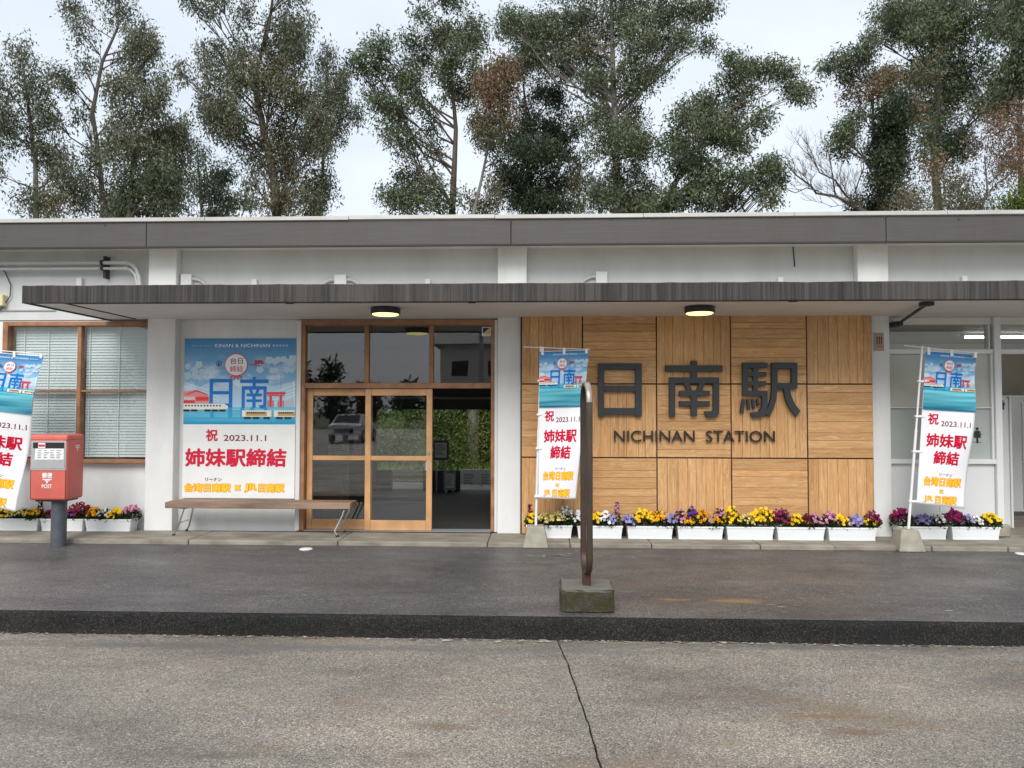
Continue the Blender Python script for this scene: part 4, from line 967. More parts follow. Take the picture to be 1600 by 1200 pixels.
def pansy(cx, cy, z, rx, h, colr, lab, n=26, size=.024, eye=True, tall=False):
    t = empty('hyacinth_plant' if tall else 'pansy_plant', (cx, cy, z), lab, 'flower', 'spring flowers in the white planters')
    nl = 340 if not tall else 60; V = np.zeros((nl, 4, 3)); c = np.zeros((nl, 3))
    for i in range(nl):
        a = random.uniform(0, 6.28); r = math.sqrt(random.random()); hh = h*(1-.45*r*r)*random.random()**.6*(.9 if not tall else .55)
        p = Vector((cx+math.cos(a)*r*rx*.95, cy+math.sin(a)*r*.095, z-.02+hh))
        d_ = Vector((math.cos(a)*random.random(), math.sin(a)*random.random()-.35, random.uniform(-.2, 1))).normalized(); s_ = d_.orthogonal().normalized(); s_.rotate(__import__('mathutils').Quaternion(d_, random.uniform(0, 6.28)))
        l_ = random.uniform(.03, .055); w_ = l_*.28
        for j, q in enumerate((p, p+d_*l_*.5+s_*w_, p+d_*l_, p+d_*l_*.5-s_*w_)): V[i, j] = q
        c[i] = Vector((.045, .075, .022))*random.uniform(.5, 1.5)
    tag(quads_np('foliage', V, MT['leaf'], t, c), kind='stuff')
    vs = []; fs = []; cs = []
    for i in range(n):
        if tall: a = random.uniform(0, 6.28); zz = random.uniform(.45, 1.)*h; r = .028*(1-.25*zz/h); p = Vector((cx+math.cos(a)*r, cy+math.sin(a)*r, z+zz)); nrm = Vector((math.cos(a), math.sin(a)-.2, .2)).normalized()
        else:
            a = random.uniform(0, 6.28); r = math.sqrt(random.random()); hh = h*(1-.5*r*r)*random.uniform(.55, 1.05)
            p = Vector((cx+math.cos(a)*r*rx, cy+math.sin(a)*r*.11-.02, z+hh)); nrm = Vector((math.cos(a)*.5*r+random.gauss(0, .25), -1+random.gauss(0, .3), .55+random.gauss(0, .3))).normalized()
        u = nrm.orthogonal().normalized(); v_ = nrm.cross(u); s = size*random.uniform(.7, 1.15); base = Vector(colr)*random.uniform(.7, 1.1)
        n0 = len(vs); vs.append(p + nrm*.002); cs.append(tuple(base*.35 if eye and random.random() < .6 else base))
        rot = random.uniform(0, 6.28); K = 10
        for q in range(K): b_ = rot+q*2*math.pi/K; rr = s*(1. if q % 2 == 0 else .72); vs.append(p + (u*math.cos(b_)+v_*math.sin(b_))*rr + nrm*random.uniform(.0, .008)); cs.append(tuple(min(1, x) for x in base))
        fs += [(n0, n0+1+q, n0+1+(q+1) % K) for q in range(K)]
    tag(mesh('blossoms', vs, fs, 'petal', t, col=np.array(cs, np.float32)), kind='stuff')
PYC = -.22
rows = [  # planter pixel spans, base pixel, depth, label, plants: (pixel, colour, half width px, height, tall, note)
 (-6, 67, 832, 'white planter in front of the office wall, cut by the left edge', [(8, 'yellow', 16, .13), (36, 'cream', 14, .12), (56, 'yellow', 10, .13), (62, 'maroon', 4, .2, 1)]),
 (70, 137, 832, 'white planter partly hidden by the postbox pole', [(80, 'crimson', 8, .1), (102, 'lavender', 12, .12), (126, 'crimson', 18, .19), (116, 'purple', 8, .1)]),
 (139, 211, 832, 'white planter between the postbox and the left pillar', [(150, 'orange', 12, .13), (166, 'white', 9, .12), (184, 'yellow', 13, .12), (206, 'pink', 11, .17)]),
 (822, 894, 838, 'white planter right behind the concrete foot of the middle flag', [(828, 'maroon', 4, .22, 1), (833, 'yellow', 10, .12), (852, 'cream', 14, .14), (874, 'cream', 14, .15), (885, 'white', 9, .22)]),
 (901, 972, 838, 'white planter half hidden by the brown loop stand', [(905, 'white', 8, .16), (934, 'yellow', 9, .15), (945, 'white', 9, .15), (953, 'lavender', 9, .13), (964, 'violet', 5, .25, 1)]),
 (978, 1050, 838, 'second white planter right of the brown loop stand', [(984, 'lavender', 10, .13), (1006, 'yellow', 16, .19), (1030, 'orange', 14, .18), (1044, 'lavender', 11, .14)]),
 (1056, 1128, 838, 'white planter of orange pansies under the middle of the roman letters', [(1062, 'pink', 6, .2), (1074, 'orange', 9, .12), (1081, 'purple', 7, .22), (1096, 'orange', 15, .18), (1118, 'orange', 10, .13), (1110, 'lavender', 7, .14), (1124, 'pink', 6, .22)]),
 (1132, 1206, 838, 'white planter with only yellow pansies before the cedar panels', [(1142, 'yellow', 14, .21), (1166, 'cream', 12, .13), (1190, 'yellow', 18, .21)]),
 (1210, 1285, 838, 'white planter with magenta and pink flowers before the cedar panels', [(1220, 'magenta', 11, .2), (1248, 'yellow', 12, .13), (1262, 'maroon', 9, .14), (1272, 'pink', 11, .15)]),
 (1289, 1365, 838, 'white planter at the right end of the cedar panels', [(1296, 'pink', 9, .17), (1310, 'yellow', 12, .13), (1338, 'lavender', 13, .13), (1358, 'yellow', 10, .14), (1361, 'magenta', 10, .18)]),
 (1399, 1474, 838, 'white planter behind the concrete foot of the right flag', [(1408, 'magenta', 14, .19), (1443, 'lavender', 12, .13), (1464, 'white', 9, .14)]),
 (1480, 1556, 838, 'white planter at the foot of the restroom doorway post', [(1490, 'magenta', 15, .19), (1507, 'lavender', 10, .13), (1522, 'white', 9, .13), (1544, 'yellow', 14, .15)]),
]
for pi, (p0, p1, pyb, lab, plants) in enumerate(rows):
    Yc = -.02 if p1 < 300 else (-.25 if p0 < 1370 else -.12)
    xa = W(p0, 822, Yc)[0]; xb = W(p1, 822, Yc)[0]
    planter(xa, xb, Yc, lab)
    short = lab.replace('white planter ', 'planter ').replace('second ', 'next ')
    seen = {}
    for q in plants:
        colr = q[1]; seen[colr] = seen.get(colr, 0)+1
    cnt = {}
    for q in plants:
        px, colr, hw, h = q[:4]; h *= 1.15; tall = len(q) > 4; cnt[colr] = cnt.get(colr, 0)+1
        x = W(px, 815, Yc)[0]; rx = hw/126.*(1 if tall else 1.18)
        pos = '' if seen[colr] == 1 else ('left ' if cnt[colr] == 1 else 'right ')
        lb_ = '%s%s %s in the %s' % (pos if seen[colr] < 3 else ('left ', 'middle ', 'right ')[cnt[colr]-1], colr, 'hyacinth spike' if tall else 'pansies', short)
        wl = lb_.split()
        if len(wl) > 16: lb_ = ' '.join(wl[:16])
        sz = .017 if colr == 'cream' else (.022 if hw < 12 else .0245)
        pansy(x, Yc+random.uniform(-.02, .02), .05+.145, rx, h, PETAL[colr], lb_, n=(26 if tall else int(14+hw*2.9*(1.5 if colr == 'cream' else 1))), size=.016 if tall else sz, eye=colr not in ('white', 'yellow'), tall=tall)

# ---- brown steel loop stand on a mossy block
kx0, ky0 = G(876, 956); kx1, _ = G(961, 956)
kc = (kx0+kx1)/2; kd = .4; kh = W(918, 921, ky0)[1]
ls = empty('loop_stand', (kc, ky0+kd/2, 0), 'rusty brown steel loop stand on a mossy concrete block at the kerb', 'stand')
def block():
    bm = bmesh.new(); bmesh.ops.create_cube(bm, size=1)
    bmesh.ops.subdivide_edges(bm, edges=bm.edges, cuts=7, use_grid_fill=True)
    for v in bm.verts:
        v.co = Vector((kc+v.co.x*(kx1-kx0), ky0+kd/2+v.co.y*kd, (v.co.z+.5)*kh))
        n = noise.noise_vector(v.co*9)*.006 + noise.noise_vector(v.co*25)*.003
        edge = sum((abs(v.co.x-kc) > (kx1-kx0)*.49, abs(v.co.y-ky0-kd/2) > kd*.49, v.co.z > kh*.98))
        if edge >= 2: v.co += (Vector((kc, ky0+kd/2, kh/2))-v.co).normalized()*.016
        v.co += n
        if abs(v.co.x-kc+.06) < .02 and v.co.y < ky0+.01: v.co.y += .004
    me = bpy.data.meshes.new('block'); bm.to_mesh(me); bm.free(); return link('block', me, 'mossy_concrete', ls)
block()
def loop():
    # flat bar 75 mm x 28 mm bent to a tall rounded ring, seen nearly edge-on
    zlo, zhi = kh+.1, W(918, 600, ky0+.1)[1]; dep = .34; r_ = .15; pts = []
    for cy_, cz_, a0 in ((dep/2-r_, zhi-r_, 0), (-dep/2+r_, zhi-r_, 90), (-dep/2+r_, zlo+r_, 180), (dep/2-r_, zlo+r_, 270)):
        for i in range(9): a = R(a0+i*11.25); pts.append((cy_+r_*math.cos(a), cz_+r_*math.sin(a), math.cos(a), math.sin(a)))
    wd, th = .0245, .017; vs = []; n = len(pts)
    rot = Matrix.Rotation(R(5.2), 3, 'Z'); c0 = Vector((kc+.0, ky0+kd/2-.02, 0))
    cs_ = [(-wd+.008, -th), (wd-.008, -th), (wd, -th+.008), (wd, th-.008), (wd-.008, th), (-wd+.008, th), (-wd, th-.008), (-wd, -th+.008)]
    for y, z, ny, nz_ in pts:
        for a, b in cs_: p = rot @ Vector((a, y+ny*b, 0)); vs.append((c0.x+p.x, c0.y+p.y, z+nz_*b))
    k = len(cs_); fs = [(i*k+j, i*k+(j+1) % k, ((i+1) % n)*k+(j+1) % k, ((i+1) % n)*k+j) for i in range(n) for j in range(k)]
    o = mesh('loop', vs, fs, 'rusty_steel', ls, smooth=True)
    try: o.data.set_sharp_from_angle(angle=R(35))
    except Exception: pass
    # worn bare top sleeve
    q = [p for p in pts[9:18]]; vs = []
    for y, z, ny, nz_ in q:
        for a, b in cs_: p = rot @ Vector((a*1.03, y+ny*(b*1.03+.0008), 0)); vs.append((c0.x+p.x, c0.y+p.y, z+nz_*(b*1.03+.0008)))
    fs = [(i*k+j, i*k+(j+1) % k, (i+1)*k+(j+1) % k, (i+1)*k+j) for i in range(len(q)-1) for j in range(k)]
    mesh('worn_bend', vs, fs, 'bare_steel', ls, smooth=True)
    MB().box(c0.x-.032, c0.x+.032, c0.y-.06, c0.y+.06, kh-.02, zlo+.012).build('foot_stub', 'rust_red', ls, bev=.004)
loop()

# ---- white plastic covers on the asphalt
for px, py, r_, lab in ((478, 858.5, .075, 'flat white round cover on the asphalt before the bench'), (1597, 866, .07, 'flat white round cover on the asphalt at the right edge')):
    x, y = G(px, py); o = MB().lathe([(r_, 0), (r_, .006), (r_*.8, .012), (r_*.2, .014)], (x, y, 0.002), 20).build('ground_cover', 'planter_white', smooth=True); tag(o, lab, 'cover', 'white covers on the asphalt')

# ================================================================== TREES
LEAFSETS = {'grey': [(.11, .128, .078), (.14, .155, .095), (.078, .092, .055), (.155, .15, .088), (.185, .2, .14)],
            'green': [(.08, .112, .056), (.115, .145, .07), (.055, .08, .042), (.145, .155, .082), (.17, .195, .12)],
            'dark': [(.042, .062, .035), (.062, .085, .045), (.085, .105, .055), (.034, .05, .028)],
            'brown': [(.2, .12, .075), (.25, .145, .088), (.14, .1, .062), (.17, .13, .07)],
            'olive': [(.13, .132, .075), (.16, .15, .082), (.1, .1, .058), (.175, .145, .085)],
            'bush': [(.1, .15, .03), (.14, .19, .04), (.07, .1, .024), (.19, .2, .045)],
            'hedge': [(.08, .13, .03), (.12, .18, .042), (.05, .085, .024), (.15, .2, .055)]}
def leaves(pts_c, spread, n, pal, size, droop, rng):
    """n leaves round every tuft centre; returns quads and colours."""
    m_ = len(pts_c); c = np.repeat(pts_c, n, axis=0); k = len(c)
    p = c + np.clip(rng.normal(0, 1, (k, 3)), -1.7, 1.7)*np.array(spread)
    d = rng.normal(0, 1, (k, 3)); d[:, 2] -= droop; d /= np.linalg.norm(d, axis=1)[:, None]
    s = rng.normal(0, 1, (k, 3)); s -= d*(s*d).sum(1)[:, None]; s /= np.linalg.norm(s, axis=1)[:, None]
    l_ = size*rng.uniform(.45, 1.35, (k, 1)); w_ = l_*rng.uniform(.13, .2, (k, 1))
    V = np.stack([p, p+d*l_*.45+s*w_, p+d*l_, p+d*l_*.45-s*w_], 1)
    pal = np.array(pal); base = pal[rng.integers(0, len(pal), m_)]; tone = rng.uniform(.78, 1.22, (m_, 1)); col = np.repeat(base*tone, n, axis=0)*.75 + pal[rng.integers(0, len(pal), k)]*.25
    return V, col*rng.uniform(.85, 1.15, (k, 1))
def tree(name, lab, Y, trunk, clumps, pal='grey', bark='bark', r0=.2, size=.2, droop=.8, seed=1, group='tall trees behind the station', dens=1., twigs=True, cat='tree', zbase=-.19):
    rng = np.random.default_rng(seed); rr = random.Random(seed)
    mpp = (Y-CAM.y)/FPX
    path = [Vector((W(x, y, Y)[0], Y + rr.uniform(-.3, .3), W(x, y, Y)[1])) for x, y in trunk]
    b0 = path[0].copy(); b0.z = zbase; b0.x += (path[0].x-path[1].x)*.5; path = [b0, b0.lerp(path[0], .5)+Vector((rr.uniform(-.1, .1), 0, 0))] + path
    t = empty(name, (b0.x, Y, zbase), lab, cat, group)
    tb = MB(); n = len(path)
    rad = [r0*(1-.86*(i/(n-1))**1.1) for i in range(n)]; tb.tube(path, rad, 10)
    seg = []
    for i in range(n-1):
        for q in range(6): f_ = q/6; seg.append((path[i].lerp(path[i+1], f_), rad[i]+(rad[i+1]-rad[i])*f_))
    Vs = []; Cs = []
    for ci, cl_ in enumerate(clumps):
        x, y, rx, ry, dn = cl_[:5]; pl = LEAFSETS[cl_[5] if len(cl_) > 5 else pal]
        X, Z = W(x, y, Y); ax, az = rx*mpp, ry*mpp; ay = (ax+az)*.55
        c = Vector((X, Y + rr.uniform(-1, 1)*1.3, Z))
        # limb to the clump: leaves the trunk lower down and arches out
        best = min(seg, key=lambda s: (s[0]-(c - Vector((0, 0, abs(s[0].x-c.x)*.9+.5))).xyz).length + (3 if s[0].z > c.z else 0) + rr.uniform(0, 1.3))
        p0, rp_ = best; lr = max(.012, min(rp_*.55, .03+.02*(ax+az))); mid = p0.lerp(c, .5) + Vector((rr.uniform(-.35, .35), rr.uniform(-.4, .4), (c-p0).length*rr.uniform(-.16, .1)))
        limb = [p0, p0.lerp(mid, .5)+Vector((rr.uniform(-.1, .1), 0, rr.uniform(-.1, .1))), mid, mid.lerp(c, .6)+Vector((rr.uniform(-.12, .12), 0, .05)), c]
        tb.tube(limb, [lr, lr*.8, lr*.62, lr*.45, lr*.25], 5, cap=False)
        nt_ = max(8, int(44*dn*dens*(ax*az)**.8+10))
        u = rng.normal(0, 1, (nt_, 3)); u /= np.linalg.norm(u, axis=1)[:, None]; u *= rng.uniform(.1, 1.18, (nt_, 1))**.6
        tc_ = np.array(c) + u*np.array((ax, ay, az))
        if twigs:
            for q in range(min(nt_, 14)):
                e = Vector(tc_[q]); s_ = limb[rr.choice((2, 3, 4))]; tb.tube([s_, s_.lerp(e, .5)+Vector((rr.uniform(-.1, .1), 0, rr.uniform(-.02, .14))), e], [lr*.3+.004, lr*.22+.003, .003], 3, cap=False)
        V, C_ = leaves(tc_, (.17, .17, .3) if pal in ('grey', 'brown') else (.22, .22, .2), int(54*(.5+.5*dn)), pl, size*.82, droop+.5, rng); Vs.append(V); Cs.append(C_)
    tb.build('trunk', bark, t)
    tag(quads_np('crown', np.concatenate(Vs), MT['leaf'], t, np.concatenate(Cs)), kind='stuff')
    return t
tree('eucalyptus_tree', 'slim grey-green eucalyptus at the far left edge behind the roof', 20, [(62, 345), (50, 250), (38, 150), (36, 75)],
     [(35, 85, 16, 28, .5), (48, 125, 22, 32, .7), (25, 150, 18, 35, .6), (55, 165, 22, 40, .9), (30, 205, 32, 45, 1), (62, 235, 30, 40, 1), (5, 190, 20, 40, .8), (85, 285, 32, 38, .9), (60, 320, 38, 25, .8), (112, 325, 25, 20, .7, 'olive'), (100, 265, 18, 20, .5), (12, 285, 12, 25, .25)], 'grey', 'bark_grey', .16, seed=1)
tree('eucalyptus_tree', 'tall thin-crowned eucalyptus with a bare pale trunk left of centre-left gap', 23, [(158, 345), (150, 250), (150, 180), (165, 100), (180, 40), (186, -40)],
     [(122, 22, 18, 26, .45), (140, 60, 22, 30, .4), (178, 15, 32, 35, .6), (208, 45, 26, 35, .75), (228, 75, 22, 24, .7), (205, 100, 30, 28, .9), (188, 75, 20, 30, .5), (245, 82, 12, 16, .5), (108, 132, 20, 14, .5), (125, 150, 22, 18, .4), (118, 175, 16, 20, .3), (112, 208, 15, 15, .35), (140, 225, 18, 20, .3), (145, 300, 30, 30, .6, 'olive'), (112, 270, 20, 25, .45), (172, 262, 18, 34, .4), (150, 325, 30, 20, .7, 'olive'), (180, -40, 45, 40, .7), (130, 100, 16, 18, .3)], 'grey', 'bark', .17, seed=2)
tree('eucalyptus_tree', 'bushy rounded eucalyptus in front of the thin-crowned one', 19, [(205, 345), (203, 300), (215, 230), (225, 165)],
     [(215, 155, 28, 24, .9), (185, 180, 25, 24, .6), (248, 168, 22, 20, .9), (222, 195, 42, 30, 1.1, 'olive'), (262, 208, 25, 30, 1), (212, 235, 45, 32, 1.2), (255, 250, 38, 35, 1.1), (205, 275, 42, 30, 1), (265, 285, 34, 30, 1.1, 'green'), (225, 312, 52, 28, 1.2, 'green'), (182, 322, 32, 20, 1), (285, 310, 22, 30, .9), (272, 165, 10, 14, .4)], 'grey', 'bark', .17, seed=3)
tree('eucalyptus_tree', 'small ragged eucalyptus filling the gap beside the tall brownish tree', 25, [(318, 345), (315, 280), (308, 215)],
     [(306, 215, 13, 22, .45), (318, 248, 18, 24, .5), (345, 270, 22, 26, .8, 'dark'), (345, 305, 28, 28, .9, 'dark'), (305, 290, 16, 28, .6), (378, 322, 25, 16, .7), (322, 328, 30, 15, .9), (370, 300, 10, 18, .35)], 'green', 'bark', .11, seed=4)
tree('eucalyptus_tree', 'tall dense brownish eucalyptus left of the wide sky gap', 22, [(432, 345), (425, 270), (405, 180), (392, 120), (418, 40), (430, -60)],
     [(302, 2, 16, 12, .5), (322, 15, 14, 12, .4), (350, 8, 25, 18, .6), (385, 25, 22, 25, .5), (440, 20, 36, 38, .9), (470, 5, 26, 20, .7), (330, 65, 20, 16, .5), (318, 82, 16, 14, .5), (345, 92, 24, 18, .5), (375, 68, 25, 26, .6), (425, 75, 42, 42, 1.1), (465, 70, 24, 40, 1), (290, 122, 18, 16, .4), (305, 145, 22, 18, .5), (338, 130, 22, 22, .5), (340, 165, 32, 25, .8), (375, 130, 34, 34, .8), (430, 145, 50, 45, 1.2, 'olive'), (355, 205, 34, 28, .9), (378, 195, 30, 30, .8), (480, 150, 36, 40, 1.1), (430, 215, 48, 45, 1.2, 'olive'), (485, 205, 32, 36, 1.1), (345, 195, 20, 20, .6), (388, 235, 22, 28, .5), (505, 195, 20, 20, .7), (440, 275, 42, 40, .9, 'olive'), (488, 280, 26, 36, 1.1), (445, 322, 40, 22, .9, 'olive'), (485, 322, 22, 22, 1), (408, 300, 14, 24, .4), (510, 235, 14, 14, .6), (450, -40, 60, 40, .8)], 'grey', 'bark', .26, seed=5)
tree('eucalyptus_tree', 'light eucalyptus whose wispy crown borders the wide sky gap', 25, [(498, 345), (503, 250), (512, 150), (512, 75)],
     [(512, 80, 12, 16, .45), (520, 105, 18, 20, .5), (505, 100, 10, 14, .3), (535, 150, 22, 28, .8), (512, 150, 20, 34, .7), (545, 180, 15, 14, .6), (515, 190, 20, 22, .6), (555, 172, 8, 10, .5)], 'grey', 'bark', .14, seed=6)
tree('eucalyptus_tree', 'dark green dome-crowned eucalyptus right of the wide sky gap', 21, [(706, 345), (710, 280), (712, 200), (706, 120), (720, 40)],
     [(712, 12, 36, 18, .9), (690, 30, 26, 18, .7), (735, 35, 22, 28, .9), (690, 62, 30, 20, .9), (668, 45, 14, 12, .5), (645, 58, 22, 15, .7), (650, 78, 28, 15, .7), (600, 98, 30, 18, .9), (570, 118, 16, 16, .8), (590, 122, 24, 16, .8), (635, 118, 30, 18, .9), (645, 140, 20, 16, .7), (580, 140, 14, 12, .5), (610, 160, 22, 18, .6), (598, 180, 15, 15, .5), (625, 185, 22, 22, .6), (655, 165, 22, 28, .5), (670, 190, 16, 30, .5), (615, 222, 18, 18, .6), (640, 235, 25, 26, .7), (625, 265, 16, 18, .6), (660, 275, 26, 30, .7, 'olive'), (718, 110, 34, 24, 1), (716, 140, 30, 22, 1), (690, 110, 18, 20, .6), (745, 120, 18, 28, .8), (650, 310, 34, 26, .7), (603, 298, 20, 12, .8), (630, 322, 25, 15, .8), (690, 315, 32, 26, .7), (680, 235, 12, 20, .3), (740, 75, 20, 25, .6)], 'green', 'bark', .2, seed=7, droop=.3)
tree('dead_eucalyptus', 'reddish-brown dying eucalyptus amid the green crowns at the centre', 19.5, [(738, 345), (752, 275), (770, 200), (785, 140)],
     [(785, 122, 26, 14, .9), (790, 142, 26, 20, 1.1), (770, 158, 26, 22, 1), (752, 185, 26, 20, .8, 'olive'), (785, 185, 24, 18, .9), (742, 175, 12, 14, .4, 'olive'), (770, 210, 26, 16, .6, 'olive'), (735, 300, 16, 24, .4, 'olive'), (755, 322, 26, 16, .6, 'olive'), (772, 290, 14, 24, .4, 'olive')], 'brown', 'bark_grey', .11, seed=8)
tree('eucalyptus_tree', 'tallest broad eucalyptus with a straight pale trunk above the centre', 23, [(965, 345), (963, 250), (957, 120), (956, 0), (956, -80)],
     [(795, 18, 26, 18, .9), (800, 45, 20, 20, .8), (845, 15, 45, 22, 1), (880, 40, 45, 28, 1.1), (830, 45, 30, 20, .9), (905, 12, 40, 25, 1), (955, 15, 45, 35, 1), (830, 78, 30, 18, .9), (880, 85, 40, 28, .9), (925, 65, 34, 36, .9, 'olive'), (1005, 22, 40, 36, 1), (1060, 15, 36, 28, 1), (1095, 30, 25, 18, 1), (1112, 48, 12, 12, .7), (1040, 55, 36, 26, .9), (1060, 75, 18, 16, .6), (995, 75, 36, 36, 1), (945, 110, 30, 36, .8), (985, 130, 34, 36, 1), (1035, 115, 14, 16, .5), (920, 130, 22, 26, .6), (1015, 105, 18, 26, .6), (935, 180, 30, 34, .8), (985, 185, 36, 40, 1.1, 'olive'), (955, 235, 40, 38, 1), (1000, 240, 32, 38, 1), (960, 285, 42, 36, 1), (1005, 300, 36, 32, 1), (930, 318, 34, 22, .9), (985, 325, 40, 20, 1), (950, -40, 120, 40, 1)], 'green', 'bark_grey', .27, seed=9, droop=.6)
tree('eucalyptus_tree', 'dark leaning eucalyptus between the dying tree and the tallest one', 26, [(832, 345), (826, 270), (822, 180), (815, 100)],
     [(800, 95, 30, 18, .9), (825, 110, 28, 18, .9), (845, 130, 24, 22, .9, 'green'), (870, 150, 26, 20, .9), (820, 165, 20, 28, .8), (850, 195, 40, 22, 1.2), (808, 215, 34, 28, 1.2), (868, 225, 34, 26, 1.2), (835, 255, 48, 30, 1.4), (790, 265, 26, 34, 1.1), (812, 300, 40, 32, 1.4), (865, 285, 36, 36, 1.2), (850, 322, 50, 20, 1.3), (900, 200, 18, 20, .5, 'green'), (900, 255, 26, 30, .8, 'green'), (885, 125, 14, 14, .4, 'green'), (905, 305, 24, 28, .7, 'olive'), (762, 235, 16, 22, .7)], 'dark', 'bark', .2, seed=10)
tree('eucalyptus_tree', 'right-leaning eucalyptus with a long bare arching bough', 20, [(1035, 345), (1042, 310), (1080, 240), (1130, 185), (1185, 130)],
     [(1135, 105, 16, 14, .6), (1150, 120, 28, 20, .9), (1180, 95, 26, 12, .9), (1210, 100, 24, 12, .9), (1230, 115, 15, 12, .8), (1250, 150, 13, 14, 1), (1238, 135, 14, 8, .6), (1110, 145, 28, 24, .9), (1165, 145, 28, 22, .8), (1070, 180, 26, 22, .8), (1105, 180, 36, 26, 1.1), (1145, 180, 30, 26, 1), (1175, 195, 18, 20, .7), (1055, 205, 20, 20, .6), (1070, 225, 30, 22, .9), (1115, 220, 36, 22, 1), (1150, 215, 24, 16, .8), (1150, 240, 16, 14, .5), (1060, 260, 26, 26, .8, 'dark'), (1090, 270, 32, 26, 1, 'dark'), (1120, 290, 32, 20, 1), (1080, 310, 44, 24, 1.2), (1140, 310, 26, 14, .9), (1165, 285, 22, 14, .7), (1185, 290, 18, 12, .5), (1205, 258, 20, 12, .8), (1225, 268, 13, 10, .8), (1185, 270, 12, 12, .4), (1192, 322, 15, 8, .8), (1042, 320, 30, 20, 1)], 'green', 'bark', .2, seed=11, droop=.4)
tree('eucalyptus_tree', 'vine-clad dark trunked tree with brown patches right of the sky gap', 22, [(1378, 345), (1374, 280), (1366, 200), (1360, 120)],
     [(1318, 95, 25, 12, .8), (1290, 112, 14, 10, .6), (1350, 88, 22, 14, .9), (1335, 112, 28, 16, .9), (1390, 95, 26, 18, .8), (1345, 145, 24, 20, .5, 'brown'), (1375, 140, 24, 22, .7, 'brown'), (1400, 125, 24, 22, .6), (1425, 120, 24, 24, .6, 'olive'), (1315, 205, 20, 16, .8), (1305, 225, 18, 12, .7), (1330, 215, 20, 18, .6), (1340, 175, 22, 18, .4), (1372, 195, 20, 30, 2.2, 'dark'), (1384, 235, 22, 34, 2.2, 'dark'), (1372, 275, 26, 34, 2., 'dark'), (1375, 315, 30, 26, 1.6, 'dark'), (1405, 180, 22, 26, .7, 'brown'), (1432, 165, 22, 26, .6, 'olive'), (1412, 230, 24, 30, .5, 'brown'), (1410, 290, 28, 24, .6, 'dark'), (1395, 325, 34, 18, .8, 'olive'), (1440, 250, 22, 26, .4)], 'green', 'bark', .2, seed=12, droop=.3)
tree('eucalyptus_tree', 'tall wide green eucalyptus reaching out of frame at the right', 25, [(1465, 345), (1462, 250), (1470, 120), (1482, 0), (1482, -60)],
     [(1378, 30, 22, 14, .8), (1370, 50, 14, 12, .6), (1400, 45, 28, 18, .9), (1425, 12, 34, 20, 1), (1400, 5, 20, 16, .6), (1460, 30, 45, 34, 1.1), (1435, 70, 38, 28, 1.1), (1490, 60, 42, 40, 1.2), (1530, 35, 38, 45, 1.2), (1470, 100, 42, 34, 1.2), (1520, 110, 40, 40, 1.2), (1550, 140, 28, 34, 1.2), (1495, 145, 40, 30, 1.1), (1445, 110, 20, 24, .8), (1465, 180, 32, 30, .9), (1525, 175, 38, 26, 1.1), (1470, 230, 32, 34, .8, 'dark'), (1440, 215, 16, 24, .5), (1510, 220, 34, 30, .9, 'dark'), (1480, -30, 110, 40, 1.1)], 'green', 'bark', .26, seed=13, droop=.5)
tree('eucalyptus_tree', 'dark eucalyptus cut by the right edge of the picture', 18, [(1592, 345), (1596, 200), (1602, 50)],
     [(1575, 25, 20, 22, .8), (1600, 20, 30, 30, .9), (1582, 70, 26, 30, .9), (1605, 110, 32, 40, 1.1, 'dark'), (1575, 115, 16, 24, .7), (1640, 60, 40, 50, 1), (1635, 150, 40, 50, 1), (1590, 150, 20, 20, .7), (1640, 0, 40, 40, 1)], 'green', 'bark', .2, seed=14)
tree('bare_shrub_tree', 'reddish half-bare twiggy tree in front of the right-hand trees', 17, [(1535, 345), (1535, 300), (1542, 240)],
     [(1485, 245, 26, 24, .5), (1530, 215, 30, 26, .6), (1575, 200, 28, 30, .7), (1500, 280, 40, 28, .8, 'olive'), (1555, 260, 38, 30, .7), (1595, 245, 26, 34, .8), (1450, 300, 32, 24, .6, 'olive'), (1535, 312, 45, 24, 1, 'olive'), (1490, 322, 36, 16, .9, 'olive'), (1590, 170, 20, 20, .5)], 'brown', 'bark_grey', .1, seed=15, size=.15)
tree('leafy_bush', 'yellow-green bush just above the roof at the right edge', 15, [(1590, 350), (1590, 330)],
     [(1580, 318, 22, 14, 1.3), (1608, 305, 26, 20, 1.4), (1600, 325, 34, 12, 1.4), (1640, 310, 30, 26, 1.3)], 'bush', 'bark', .08, seed=16, size=.13, twigs=False, cat='bush')
